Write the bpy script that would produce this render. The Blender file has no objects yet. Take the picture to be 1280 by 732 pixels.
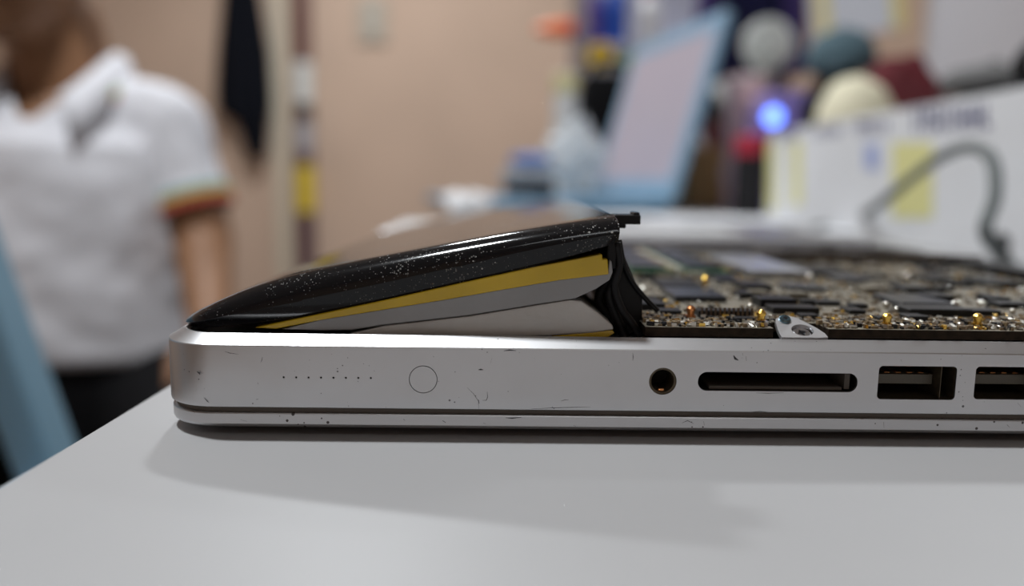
import bpy, bmesh, math, random
from math import sin, cos, tan, atan, atan2, pi, radians, sqrt, hypot
from mathutils import Vector, Matrix, noise

# ------------------------------------------------------------------ camera, world, lights
S = bpy.context.scene
COL = S.collection
TZ = 0.75                      # table top height
CAMH = 0.0445                  # lens height above the table
FPX = 1000.0
PITCH = atan(0.142)
ROLL = 0.0154
CAM = Vector((0, 0, TZ + CAMH))
_F = Vector((0, cos(PITCH), -sin(PITCH)))
_U0 = Vector((0, sin(PITCH), cos(PITCH)))
_R0 = Vector((1, 0, 0))
_R = cos(ROLL) * _R0 + sin(ROLL) * _U0
_U = -sin(ROLL) * _R0 + cos(ROLL) * _U0
camd = bpy.data.cameras.new('camera')
cam = bpy.data.objects.new('camera', camd)
COL.objects.link(cam)
cam.matrix_world = Matrix(((_R.x, _U.x, -_F.x, CAM.x), (_R.y, _U.y, -_F.y, CAM.y), (_R.z, _U.z, -_F.z, CAM.z), (0, 0, 0, 1)))
camd.sensor_fit = 'HORIZONTAL'
camd.sensor_width = 36
camd.lens = 36 * FPX / 1280
camd.clip_start = 0.01
camd.clip_end = 50
camd.dof.use_dof = True
camd.dof.focus_distance = 0.1385
camd.dof.aperture_fstop = 6.0
S.camera = cam

W = bpy.data.worlds.new('world')
S.world = W
W.use_nodes = True
W.node_tree.nodes['Background'].inputs[0].default_value = (0.9, 0.95, 1.0, 1)
W.node_tree.nodes['Background'].inputs[1].default_value = 0.02
S.view_settings.view_transform = 'Standard'
S.view_settings.look = 'None'
S.view_settings.gamma = 1
S.view_settings.use_curve_mapping = False
S.view_settings.exposure = -0.27

LAMPS = [  # x, y, length (x), width (y), watts, rotation about z
    (-0.46, 0.355, 0.16, 0.10, 35.0, 0.0),
    (-0.46, 2.15, 0.20, 0.10, 30.0, 0.0),
    (0.30, -1.15, 1.20, 0.12, 3.6, 0.0),  # added fill lamp behind the camera, lifts the camera-facing surfaces
    (1.55, 2.05, 0.60, 0.12, 16.0, 0.0),  # added lamp that brightens the right rear wall and whiteboard
]
LAMP_Z = 2.40
LAMP_COL = (0.93, 0.97, 1.0)


# ------------------------------------------------------------------ pixels to places
def ray(px, py):
    return _F + _R * ((px - 640) / FPX) - _U * ((py - 366) / FPX)


def at_y(px, py, Y):
    d = ray(px, py)
    return CAM + d * (Y / d.y)


def at_x(px, py, X):
    d = ray(px, py)
    return CAM + d * (X / d.x)


def at_z(px, py, z):
    d = ray(px, py)
    return CAM + d * ((z - CAM.z) / d.z)


# ------------------------------------------------------------------ materials
MATS = {}


def mat(name, col, rough=0.6, metal=0.0, noise_amt=0.0, noise_scale=40.0, bump=0.0, bump_scale=200.0,
        trans=0.0, alpha=1.0, emit=None, estr=0.0, coat=0.0, spec=0.5, sheen=0.0):
    if name in MATS:
        return MATS[name]
    m = bpy.data.materials.new(name)
    m.use_nodes = True
    nt = m.node_tree
    b = nt.nodes['Principled BSDF']
    b.inputs['Base Color'].default_value = (*col, 1)
    b.inputs['Roughness'].default_value = rough
    b.inputs['Metallic'].default_value = metal
    b.inputs['Specular IOR Level'].default_value = spec
    b.inputs['Coat Weight'].default_value = coat
    b.inputs['Sheen Weight'].default_value = sheen
    b.inputs['Transmission Weight'].default_value = trans
    b.inputs['Alpha'].default_value = alpha
    if emit:
        b.inputs['Emission Color'].default_value = (*emit, 1)
        b.inputs['Emission Strength'].default_value = estr
    tc = nt.nodes.new('ShaderNodeTexCoord')
    if noise_amt > 0:
        n = nt.nodes.new('ShaderNodeTexNoise')
        n.inputs['Scale'].default_value = noise_scale
        n.inputs['Detail'].default_value = 5
        nt.links.new(tc.outputs['Object'], n.inputs['Vector'])
        r = nt.nodes.new('ShaderNodeMapRange')
        r.inputs['From Min'].default_value = 0.3
        r.inputs['From Max'].default_value = 0.7
        r.inputs['To Min'].default_value = 1 - noise_amt
        r.inputs['To Max'].default_value = 1 + noise_amt
        nt.links.new(n.outputs['Fac'], r.inputs['Value'])
        mx = nt.nodes.new('ShaderNodeMix')
        mx.data_type = 'RGBA'
        mx.blend_type = 'MULTIPLY'
        mx.inputs['Factor'].default_value = 1
        mx.inputs['A'].default_value = (*col, 1)
        nt.links.new(r.outputs['Result'], mx.inputs['B'])
        nt.links.new(mx.outputs['Result'], b.inputs['Base Color'])
    if bump > 0:
        n2 = nt.nodes.new('ShaderNodeTexNoise')
        n2.inputs['Scale'].default_value = bump_scale
        n2.inputs['Detail'].default_value = 4
        nt.links.new(tc.outputs['Object'], n2.inputs['Vector'])
        bp = nt.nodes.new('ShaderNodeBump')
        bp.inputs['Strength'].default_value = bump
        bp.inputs['Distance'].default_value = 0.2 / bump_scale
        nt.links.new(n2.outputs['Fac'], bp.inputs['Height'])
        nt.links.new(bp.outputs['Normal'], b.inputs['Normal'])
    MATS[name] = m
    return m


def speckle(m, scale, thresh, col, weight_scale=18.0, rough=0.8, lo=0.45, hi=0.65, metal=None):
    """scatter small specks (dust, scratches, dirt) of another colour over a material"""
    nt = m.node_tree
    b = nt.nodes['Principled BSDF']
    tc = [n for n in nt.nodes if n.type == 'TEX_COORD'][0]
    v = nt.nodes.new('ShaderNodeTexVoronoi')
    v.inputs['Scale'].default_value = scale
    if isinstance(thresh, tuple):
        mp = nt.nodes.new('ShaderNodeMapping')
        mp.inputs['Scale'].default_value = thresh[1]
        nt.links.new(tc.outputs['Object'], mp.inputs['Vector'])
        nt.links.new(mp.outputs['Vector'], v.inputs['Vector'])
        thresh = thresh[0]
    else:
        nt.links.new(tc.outputs['Object'], v.inputs['Vector'])
    lt = nt.nodes.new('ShaderNodeMath')
    lt.operation = 'LESS_THAN'
    nt.links.new(v.outputs['Distance'], lt.inputs[0])
    # random size for every speck
    sep = nt.nodes.new('ShaderNodeSeparateColor')
    nt.links.new(v.outputs['Color'], sep.inputs['Color'])
    pw = nt.nodes.new('ShaderNodeMath')
    pw.operation = 'POWER'
    nt.links.new(sep.outputs['Red'], pw.inputs[0])
    pw.inputs[1].default_value = 4
    ml = nt.nodes.new('ShaderNodeMath')
    ml.operation = 'MULTIPLY'
    nt.links.new(pw.outputs[0], ml.inputs[0])
    ml.inputs[1].default_value = thresh
    n = nt.nodes.new('ShaderNodeTexNoise')
    n.inputs['Scale'].default_value = weight_scale
    nt.links.new(tc.outputs['Object'], n.inputs['Vector'])
    r = nt.nodes.new('ShaderNodeMapRange')
    r.inputs['From Min'].default_value = lo
    r.inputs['From Max'].default_value = hi
    nt.links.new(n.outputs['Fac'], r.inputs['Value'])
    m2 = nt.nodes.new('ShaderNodeMath')
    m2.operation = 'MULTIPLY'
    nt.links.new(ml.outputs[0], m2.inputs[0])
    nt.links.new(r.outputs['Result'], m2.inputs[1])
    nt.links.new(m2.outputs[0], lt.inputs[1])
    mx = nt.nodes.new('ShaderNodeMix')
    mx.data_type = 'RGBA'
    nt.links.new(lt.outputs[0], mx.inputs['Factor'])
    lk = b.inputs['Base Color'].links
    if lk:
        nt.links.new(lk[0].from_socket, mx.inputs['A'])
    else:
        mx.inputs['A'].default_value = b.inputs['Base Color'].default_value
    mx.inputs['B'].default_value = (*col, 1)
    nt.links.new(mx.outputs['Result'], b.inputs['Base Color'])
    for sock, val in (('Roughness', rough), ('Metallic', metal)):
        if val is None:
            continue
        f = nt.nodes.new('ShaderNodeMix')
        nt.links.new(lt.outputs[0], f.inputs['Factor'])
        lk = b.inputs[sock].links
        if lk:
            nt.links.new(lk[0].from_socket, f.inputs['A'])
        else:
            f.inputs['A'].default_value = b.inputs[sock].default_value
        f.inputs['B'].default_value = val
        nt.links.new(f.outputs['Result'], b.inputs[sock])
    return m


# ------------------------------------------------------------------ mesh helpers
class MB:
    def __init__(s):
        s.v = []
        s.f = []

    def add(s, vs, fs):
        o = len(s.v)
        s.v += [tuple(x) for x in vs]
        s.f += [tuple(i + o for i in f) for f in fs]
        return s

    def box(s, c, size, M=None):
        hx, hy, hz = size[0] / 2, size[1] / 2, size[2] / 2
        vs = []
        for z in (-hz, hz):
            for x, y in ((-hx, -hy), (hx, -hy), (hx, hy), (-hx, hy)):
                p = Vector((x, y, z))
                if M is not None:
                    p = M @ p
                vs.append(p + Vector(c))
        return s.add(vs, [(3, 2, 1, 0), (4, 5, 6, 7), (0, 1, 5, 4), (1, 2, 6, 5), (2, 3, 7, 6), (3, 0, 4, 7)])

    def loft(s, rings, cap0=True, cap1=True, closed=True):
        n = len(rings[0])
        vs = [p for r in rings for p in r]
        fs = []
        for i in range(len(rings) - 1):
            for j in range(n if closed else n - 1):
                k = (j + 1) % n
                fs.append((i * n + j, i * n + k, (i + 1) * n + k, (i + 1) * n + j))
        if cap0:
            fs.append(tuple(range(n - 1, -1, -1)))
        if cap1:
            b = (len(rings) - 1) * n
            fs.append(tuple(b + i for i in range(n)))
        return s.add(vs, fs)

    def prism(s, poly, fn0, fn1):
        return s.loft([[fn0(p) for p in poly], [fn1(p) for p in poly]])

    def tube(s, path, rad, n=10, cap=True):
        pts = [Vector(p) for p in path]
        rr = rad if isinstance(rad, (list, tuple)) else [rad] * len(pts)
        rings = []
        up = Vector((0, 0, 1))
        prev = None
        for i, p in enumerate(pts):
            t = (pts[min(i + 1, len(pts) - 1)] - pts[max(i - 1, 0)]).normalized()
            if prev is None:
                a = t.cross(up)
                if a.length < 1e-3:
                    a = t.cross(Vector((1, 0, 0)))
            else:
                a = prev - t * prev.dot(t)
            a.normalize()
            prev = a
            b = t.cross(a)
            rings.append([p + (a * cos(2 * pi * k / n) + b * sin(2 * pi * k / n)) * rr[i] for k in range(n)])
        return s.loft(rings, cap, cap)

    def capsule(s, a, b, ra, rb, n=14, m=5, sx=1.0):
        a = Vector(a)
        b = Vector(b)
        t = (b - a).normalized()
        path, rr = [], []
        for i in range(m):
            q = pi / 2 * i / m
            path.append(a - t * ra * cos(q))
            rr.append(max(ra * sin(q), ra * 0.02))
        for i in range(5):
            k = i / 4
            path.append(a.lerp(b, k))
            rr.append(ra + (rb - ra) * k)
        for i in range(m - 1, -1, -1):
            q = pi / 2 * i / m
            path.append(b + t * rb * cos(q))
            rr.append(max(rb * sin(q), rb * 0.02))
        return s.tube(path, rr, n)

    def lathe(s, prof, c=(0, 0, 0), n=32, M=None, cap=True):
        c = Vector(c)
        rings = []
        for r, z in prof:
            ring = []
            for k in range(n):
                p = Vector((r * cos(2 * pi * k / n), r * sin(2 * pi * k / n), z))
                if M is not None:
                    p = M @ p
                ring.append(p + c)
            rings.append(ring)
        return s.loft(rings, cap, cap)

    def ellipsoid(s, c, r, n=20, m=12, M=None):
        c = Vector(c)
        rings = []
        for i in range(m + 1):
            a = -pi / 2 + pi * i / m
            ring = []
            for k in range(n):
                p = Vector((max(cos(a), 0.01) * r[0] * cos(2 * pi * k / n), max(cos(a), 0.01) * r[1] * sin(2 * pi * k / n), sin(a) * r[2]))
                if M is not None:
                    p = M @ p
                ring.append(p + c)
            rings.append(ring)
        return s.loft(rings)

    def build(s, name, m, parent=None, smooth=False, bevel=0.0, seg=2, sub=0, fix=True):
        me = bpy.data.meshes.new(name)
        me.from_pydata(s.v, [], s.f)
        if fix:
            bm = bmesh.new()
            bm.from_mesh(me)
            bmesh.ops.recalc_face_normals(bm, faces=bm.faces)
            bm.to_mesh(me)
            bm.free()
        o = bpy.data.objects.new(name, me)
        COL.objects.link(o)
        me.materials.append(m)
        if parent is not None:
            o.parent = parent
        if bevel:
            md = o.modifiers.new('bevel', 'BEVEL')
            md.width = bevel
            md.segments = seg
            md.limit_method = 'ANGLE'
        if sub:
            md = o.modifiers.new('sub', 'SUBSURF')
            md.levels = sub
            md.render_levels = sub
        if smooth:
            me.shade_smooth()
            if smooth != 'all':
                me.set_sharp_from_angle(angle=radians(smooth if smooth is not True else 40))
        return o


def tag(o, label=None, cat=None, group=None, kind=None):
    if label:
        o['label'] = label
    if cat:
        o['category'] = cat
    if group:
        o['group'] = group
    if kind:
        o['kind'] = kind
    return o


def thing(name, label, cat, loc=(0, 0, 0), rz=0.0, group=None):
    o = bpy.data.objects.new(name, None)
    COL.objects.link(o)
    o.empty_display_size = 0.02
    o.location = loc
    o.rotation_euler = (0, 0, rz)
    return tag(o, label, cat, group)


def applied(o, mods_done=True):
    """bake the modifiers of an object into its mesh"""
    dg = bpy.context.evaluated_depsgraph_get()
    dg.update()
    me = bpy.data.meshes.new_from_object(o.evaluated_get(dg))
    old = o.data
    o.modifiers.clear()
    o.data = me
    me.name = o.name
    bpy.data.meshes.remove(old)
    return o


def rrect(x0, x1, y0, y1, r, n=8):
    pts = []
    for cx, cy, a in ((x1 - r, y0 + r, -pi / 2), (x1 - r, y1 - r, 0), (x0 + r, y1 - r, pi / 2), (x0 + r, y0 + r, pi)):
        for i in range(n + 1):
            q = a + pi / 2 * i / n
            pts.append((cx + r * cos(q), cy + r * sin(q)))
    return pts


def interp(tr, x):
    if x <= tr[0][0]:
        return tr[0][1]
    for (a, b), (c, d) in zip(tr, tr[1:]):
        if x <= c:
            return b + (d - b) * (x - a) / (c - a)
    return tr[-1][1]


def smooth_curve(pts, n=8):
    """Catmull-Rom through points"""
    P = [Vector(p) for p in pts]
    P = [P[0] * 2 - P[1]] + P + [P[-1] * 2 - P[-2]]
    out = []
    for i in range(1, len(P) - 2):
        for k in range(n):
            t = k / n
            out.append(0.5 * ((2 * P[i]) + (P[i + 1] - P[i - 1]) * t + (2 * P[i - 1] - 5 * P[i] + 4 * P[i + 1] - P[i + 2]) * t * t
                              + (3 * P[i] - P[i - 1] - 3 * P[i + 1] + P[i + 2]) * t ** 3))
    out.append(P[-2])
    return out


# ------------------------------------------------------------------ room
X0, X1, YB, YF, ZC = -2.3, 2.5, 3.25, -2.0, 2.5
m_wall = mat('peach_wall_paint', (0.60, 0.44, 0.335), 0.75, noise_amt=0.06, noise_scale=2.5, bump=0.15, bump_scale=90)
m_ceil = mat('ceiling_paint', (0.70, 0.68, 0.65), 0.9, noise_amt=0.03, noise_scale=3)
m_floor = mat('floor_tile', (0.16, 0.15, 0.15), 0.35, noise_amt=0.25, noise_scale=6)
T = 0.1


def struct(name, c, size, m):
    return tag(MB().box(c, size).build(name, m), kind='structure')


struct('floor', ((X0 + X1) / 2, (YB + YF) / 2, -T / 2), (X1 - X0 + 2 * T, YB - YF + 2 * T, T), m_floor)
struct('ceiling', ((X0 + X1) / 2, (YB + YF) / 2, ZC + T / 2), (X1 - X0 + 2 * T, YB - YF + 2 * T, T), m_ceil)
struct('wall_back', ((X0 + X1) / 2, YB + T / 2, ZC / 2), (X1 - X0 + 2 * T, T, ZC), m_wall)
struct('wall_front', ((X0 + X1) / 2, YF - T / 2, ZC / 2), (X1 - X0 + 2 * T, T, ZC), m_wall)
struct('wall_left', (X0 - T / 2, (YB + YF) / 2, ZC / 2), (T, YB - YF, ZC), m_wall)
struct('wall_right', (X1 + T / 2, (YB + YF) / 2, ZC / 2), (T, YB - YF, ZC), m_wall)
m_base = mat('baseboard_paint', (0.55, 0.50, 0.45), 0.5)
tag(MB().box(((X0 + X1) / 2, YB - 0.006, 0.05), (X1 - X0, 0.012, 0.10)).build('baseboard_back', m_base, bevel=0.003), kind='structure')

# ceiling lamps
m_fix = mat('lamp_housing_white', (0.85, 0.85, 0.84), 0.4)
for i, (x, y, lx, ly, wt, rz) in enumerate(LAMPS):
    lab = ['white ceiling tube light right above the bare laptop', 'white ceiling tube light between the table clutter and the back wall',
           'long white added fill light on the far side of the table from the back wall',
           'white added fill light in front of the whiteboard'][i]
    t = thing('ceiling_light', lab, 'ceiling light', (x, y, ZC), rz, 'ceiling tube lights')
    hh = ZC - LAMP_Z - 0.006
    MB().prism([(-ly / 2 - 0.03, 0), (ly / 2 + 0.03, 0), (ly / 2 + 0.004, -hh), (-ly / 2 - 0.004, -hh)],
               lambda p: (-lx / 2 - 0.03, p[0], p[1]), lambda p: (lx / 2 + 0.03, p[0], p[1])).build('housing', m_fix, t, bevel=0.004)
    for sgn in (-1, 1):
        MB().box((sgn * (lx / 2 + 0.012), 0, -hh - 0.012), (0.02, ly * 0.6, 0.024)).build('lamp_holder', m_fix, t, bevel=0.003)
    ld = bpy.data.lights.new('tube_glow', 'AREA')
    ld.shape = 'RECTANGLE'
    ld.size = lx
    ld.size_y = ly
    ld.energy = wt
    ld.color = LAMP_COL
    lo = bpy.data.objects.new('tube_glow', ld)
    COL.objects.link(lo)
    lo.parent = t
    lo.location = (0, 0, LAMP_Z - ZC)

# ------------------------------------------------------------------ table
m_table = mat('white_laminate', (0.388, 0.385, 0.388), 0.45, noise_amt=0.03, noise_scale=14, bump=0.05, bump_scale=700)
speckle(m_table, 60, 0.05, (0.30, 0.28, 0.26), 6, 0.5, 0.55, 0.7)
m_tedge = mat('table_edge_band', (0.07, 0.07, 0.10), 0.4)
m_tleg = mat('table_leg_grey_metal', (0.3, 0.3, 0.31), 0.4, 0.7)
TX0, TX1, TY0, TY1 = -0.0729, 0.95, -0.42, 1.78
tb = thing('table', 'white laminate table with dark edge band under the opened laptop', 'table', ((TX0 + TX1) / 2, (TY0 + TY1) / 2, 0))
tx, ty = (TX1 - TX0) / 2, (TY1 - TY0) / 2
MB().box((0, 0, TZ - 0.0125), (2 * tx - 0.0012, 2 * ty - 0.0012, 0.025)).build('table_top', m_table, tb)
e = MB()
for c, sz in (((-tx + 0.0003, 0), (0.0006, 2 * ty)), ((tx - 0.0003, 0), (0.0006, 2 * ty)), ((0, -ty + 0.0003), (2 * tx, 0.0006)), ((0, ty - 0.0003), (2 * tx, 0.0006))):
    e.box((c[0], c[1], TZ - 0.0127), (sz[0], sz[1], 0.0246))
e.build('edge_band', m_tedge, tb)
for sx in (-1, 1):
    for sy in (-1, 1):
        MB().box((sx * (tx - 0.06) * (1 if sx > 0 else 0.9), sy * (ty - 0.05), (TZ - 0.025) / 2), (0.04, 0.04, TZ - 0.025)).build('leg', m_tleg, tb, bevel=0.003)

# ------------------------------------------------------------------ opened laptop
ANG = radians(1.1)
YL = 0.1335
LU = Vector((cos(ANG), sin(ANG), 0))
LV = Vector((-sin(ANG), cos(ANG), 0))
UL = -61.3


def lap(px, py, v=0.0):
    """pixel on the vertical plane v mm behind the laptop's side face -> (u, w) in laptop mm"""
    d = ray(px, py)
    t = (YL * LV.y + v / 1000) / d.dot(LV)
    p = d * t
    return (p - Vector((0, YL, 0))).dot(LU) * 1000 - UL, (p.z + CAMH) * 1000


def lapz(px, py, w):
    """pixel on the plane w mm above the table -> (u, v) in laptop mm"""
    p = at_z(px, py, TZ + w / 1000) - Vector((0, YL, 0))
    return p.dot(LU) * 1000 - UL, p.dot(LV) * 1000


lp = thing('opened_laptop', 'silver aluminium laptop lying upside down with its bottom cover off', 'laptop',
           Vector((0, YL, TZ)) + LU * UL / 1000, ANG)
k = 0.001
m_alu = mat('bead_blasted_aluminium', (0.62, 0.62, 0.63), 0.38, 1.0, noise_amt=0.03, noise_scale=60, bump=0.10, bump_scale=3500)
speckle(m_alu, 1100, 0.28, (0.16, 0.16, 0.17), 60, 0.7, 0.42, 0.70, 0.0)
m_alu2 = mat('lid_aluminium', (0.60, 0.60, 0.61), 0.38, 1.0, noise_amt=0.03, noise_scale=60, bump=0.10, bump_scale=3500)
speckle(m_alu2, 1000, 0.36, (0.08, 0.07, 0.07), 60, 0.7, 0.40, 0.62, 0.0)
m_black = mat('black_plastic', (0.007, 0.007, 0.008), 0.45, spec=0.25)
m_hole = mat('port_shade_lining', (0.012, 0.010, 0.008), 0.6, spec=0.2)  # added lining, the shade inside the holes put into its near-black colour
m_brass = mat('stained_port_metal', (0.10, 0.078, 0.05), 0.4, 0.6, noise_amt=0.3, noise_scale=900)
m_seal = mat('brown_gasket', (0.10, 0.085, 0.07), 0.7)
m_steel = mat('screw_steel', (0.55, 0.56, 0.58), 0.25, 1.0)
m_gold = mat('gold_contact', (0.85, 0.55, 0.12), 0.25, 1.0)
LW, LD, CR = 227.0, 325.0, 10.5


def ring(inset, w, n=14):
    return [(x * k, y * k, w * k) for x, y in rrect(inset, LW - inset, inset, LD - inset, max(CR - inset, 0.8), n)]


case = MB().loft([ring(0.35, 5.15), ring(0.06, 5.3), ring(0, 5.6), ring(0, 15.85), ring(0.10, 16.05), ring(2.7, 17.6), ring(2.95, 17.62),
                  ring(3.3, 17.5),
                  ring(3.75, 17.2), ring(4.0, 16.2)]).build('base_case', m_alu, lp)
cutters = []


def cutter(mb):
    o = mb.build('cutter', m_hole, lp)
    cutters.append(o)
    md = case.modifiers.new('cut', 'BOOLEAN')
    md.operation = 'DIFFERENCE'
    md.solver = 'EXACT'
    md.object = o


def vprism(poly, v0, v1):
    return MB().prism(poly, lambda p: (p[0] * k, v0 * k, p[1] * k), lambda p: (p[0] * k, v1 * k, p[1] * k))


def circ(c, r, n=28):
    return [(c[0] + r * cos(2 * pi * i / n), c[1] + r * sin(2 * pi * i / n)) for i in range(n)]


# battery gauge: button and eight dots
bc = lap(529, 474)
cutter(vprism(circ(bc, 2.43, 40), -1, 0.8))
vprism(circ(bc, 2.31, 40), 0.0, 0.75).build('gauge_button', m_alu, lp)
vprism(circ(bc, 2.42, 40), 0.5, 0.79).build('button_gap', m_hole, lp)  # dark disc stands for the shade in the gap round the button
for i in range(8):
    c = lap(354.6 + 15.55 * i, 471.3 + 0.14 * i)
    cutter(vprism(circ(c, 0.19, 10), -1, 0.6))
    vprism(circ(c, 0.185, 10), 0.12, 0.59).build('gauge_light', m_black, lp)
# headphone jack
jc = lap(828.5, 476.3)
cutter(vprism(circ(jc, 2.38, 36), -1, 11))
o = MB()
o.loft([[(jc[0] * k + r * k * cos(2 * pi * i / 36), v * k, jc[1] * k + r * k * sin(2 * pi * i / 36)) for i in range(36)] for r, v in
        ((2.37, 0.25), (2.0, 0.3), (1.85, 0.6), (1.85, 10), (2.37, 10))], False, False)
jk = o.build('headphone_jack', m_brass, lp, smooth=True)
vprism(circ(jc, 1.84, 28), 5.5, 9.9).build('jack_bore', m_hole, jk)
vprism([(jc[0] - 0.55, jc[1] - 1.84), (jc[0] + 0.35, jc[1] - 1.84), (jc[0] + 0.35, jc[1] - 1.5), (jc[0] - 0.55, jc[1] - 1.5)], 0.7, 1.39).build('jack_contact', mat('copper', (0.7, 0.3, 0.12), 0.3, 1.0), jk)


def open_box(x0, x1, w0, w1, v0, v1, r, m, name, parent, n=5):
    o = MB()
    a = [(x * k, v0 * k, w * k) for x, w in rrect(x0, x1, w0, w1, r, n)]
    b = [(x * k, v1 * k, w * k) for x, w in rrect(x0, x1, w0, w1, r, n)]
    o.loft([a, b], False, True)
    ob = o.build(name, m, parent, fix=False)
    return ob


# card slot
a, b = lap(873, 465), lap(1071, 489.5)
sx0, sx1, sw1, sw0 = a[0], b[0], a[1], b[1]
sw1 = lap(970, 465.5)[1]
sw0 = lap(970, 489)[1]
cutter(vprism(rrect(sx0, sx1, sw0, sw1, 1.55, 8), -1, 13))
cs = open_box(sx0 + .02, sx1 - .02, sw0 + .02, sw1 - .02, 0.5, 12.9, 1.53, m_hole, 'card_slot', lp, 8)
MB().box(((sx0 + sx1) / 2 * k, 5 * k, (sw0 + 0.35) * k), ((sx1 - sx0 - 4.5) * k, 8 * k, 0.5 * k)).build('slot_tray', m_seal, cs)
MB().box(((sx1 - 1.4) * k, 4 * k, (sw0 + sw1) / 2 * k), (0.9 * k, 6 * k, (sw1 - sw0 - 0.6) * k)).build('slot_wall', m_seal, cs)
# usb ports
for x0p, x1p in ((1097.5, 1195), (1218.5, 1316)):
    xm = (x0p + x1p) / 2
    ux0, ux1 = lap(x0p, 478)[0], lap(x1p, 478)[0]
    uw1, uw0 = lap(xm, 457.5 + (x0p - 1097) * 0.008)[1], lap(xm, 499.2)[1]
    cutter(vprism(rrect(ux0, ux1, uw0, uw1, 0.7, 5), -1, 13))
    us = open_box(ux0 + .03, ux1 - .03, uw0 + .03, uw1 - .03, 0.35, 12.9, 0.68, m_brass, 'usb_port', lp)
    wm = uw0 + (uw1 - uw0) * 0.50
    MB().box(((ux0 + ux1) / 2 * k - 0.0009, 7.6 * k, wm * k), (10.2 * k, 9.6 * k, 1.75 * k)).build('tongue', mat('grey_olive_plastic', (0.12, 0.11, 0.085), 0.5), us, bevel=0.0001)
    for q in range(4):
        MB().box((((ux0 + ux1) / 2 - 3.6 + 2.0 * q) * k, 7 * k, (wm + 1.0) * k), (0.9 * k, 7 * k, 0.12 * k)).build('contact', mat('copper', (0.7, 0.3, 0.12), 0.3, 1.0), us)
    MB().box(((ux1 - 2.4) * k, 6 * k, (uw0 + uw1) / 2 * k), (0.12 * k, 11 * k, (uw1 - uw0 - 0.3) * k)).build('shield_spring', m_brass, us)
applied(case)
for c in cutters:
    bpy.data.objects.remove(c)
case.data.shade_smooth()
case.data.set_sharp_from_angle(angle=radians(22))

# scuffs and scratches on the side
m_scr_ = mat('scratch_dark', (0.055, 0.055, 0.06), 0.8)
m_scr2 = mat('scratch_grey', (0.16, 0.16, 0.165), 0.7)


def scratch(pts, wd_, m, v=-0.012, name='scratch', parent=None):
    q = [lap(x, y) for x, y in pts]
    mb = MB()
    n_ = len(q)
    a_, b_ = [], []
    for i_, (u_, w_) in enumerate(q):
        t0, t1 = q[max(i_ - 1, 0)], q[min(i_ + 1, n_ - 1)]
        dx, dy = t1[0] - t0[0], t1[1] - t0[1]
        L_ = hypot(dx, dy) or 1
        h_ = wd_ / 2 * (0.3 if i_ in (0, n_ - 1) else 1)
        a_.append((u_ - dy / L_ * h_, w_ + dx / L_ * h_))
        b_.append((u_ + dy / L_ * h_, w_ - dx / L_ * h_))
    poly = a_ + b_[::-1]
    mb.prism(poly, lambda p: (p[0] * k, v * k, p[1] * k), lambda p: (p[0] * k, (v + 0.02) * k, p[1] * k))
    return mb.build(name, m, case)


for pts_, wd_, m_ in (([(246, 464), (249, 466), (250, 468)], .30, m_scr_), ([(281, 439), (287, 441), (298, 442.5)], .10, m_scr_),
                      ([(326, 453), (327.5, 449), (328, 446)], .10, m_scr_), ([(322, 478), (323, 480)], .16, m_scr2), ([(598, 462), (601, 461.5), (604, 462)], .28, m_scr_),
                      ([(584, 484), (592, 492), (598, 501), (598.5, 511)], .09, m_scr2), ([(598, 499), (599, 504)], .28, m_scr_), ([(609, 489), (609.5, 496), (608, 500), (603, 500)], .11, m_scr_),
                      ([(664, 511), (690, 509.5), (715, 508.8), (738, 508.4)], .08, m_scr_), ([(690, 508), (693, 511)], .24, m_scr_), ([(701, 501), (706, 499.5), (711, 499.5)], .10, m_scr2),
                      ([(791, 441), (791.4, 446), (791, 450.5)], .16, m_scr2), ([(917, 444), (919, 448), (923, 450)], .42, m_scr_), ([(928, 441), (928.5, 444)], .14, m_scr2), ([(932.5, 445), (933, 451)], .14, m_scr_),
                      ([(630, 438.3), (637, 437.3), (645, 438)], .22, m_scr_), ([(615, 447), (613, 454)], .08, m_scr2), ([(255, 497), (259, 501), (261, 503)], .10, m_scr_), ([(320, 499), (323, 498.5)], .2, m_scr_),
                      ([(935, 515.5), (950, 514), (962, 515.5)], .12, m_scr2), ([(945, 490.8), (960, 491.2), (980, 490.6)], .12, m_scr2), ([(1126, 449), (1127, 452)], .12, m_scr2), ([(1272, 503), (1276, 508)], .12, m_scr2)):
    scratch(pts_, wd_, m_)
for pts_, wd_, m_ in (([(553, 526), (557, 528.5)], .35, m_scr_), ([(632, 522.5), (640, 523), (652, 522)], .22, m_scr_), ([(604, 529), (607, 530)], .2, m_scr2), ([(504, 524), (506, 526)], .2, m_scr_),
                      ([(853, 529), (860, 526), (868, 530)], .16, m_scr2), ([(880, 527), (881, 532)], .16, m_scr2), ([(1105.5, 528), (1106, 535)], .12, m_scr_), ([(1260, 531), (1263, 534)], .16, m_scr_), ([(300, 525), (308, 527)], .14, m_scr2), ([(240, 514), (243, 516)], .2, m_scr_), ([(717, 532), (720, 533)], .2, m_scr2)):
    scratch(pts_, wd_, m_, 0.285)

# gasket between the halves and the closed lid below
MB().loft([ring(0.9, 4.2), ring(0.9, 5.3)]).build('lid_gasket', m_seal, lp)
lid = MB().loft([ring(20, 0.02), ring(16, 0.30), ring(11, 0.70), ring(6, 1.0), ring(3.2, 1.15), ring(1.8, 1.3), ring(0.9, 1.55), ring(0.5, 1.85), ring(0.3, 2.25), ring(0.3, 3.95), ring(0.42, 4.12), ring(0.7, 4.22)])
lid.build('display_lid', m_alu2, lp, smooth=25)

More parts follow.
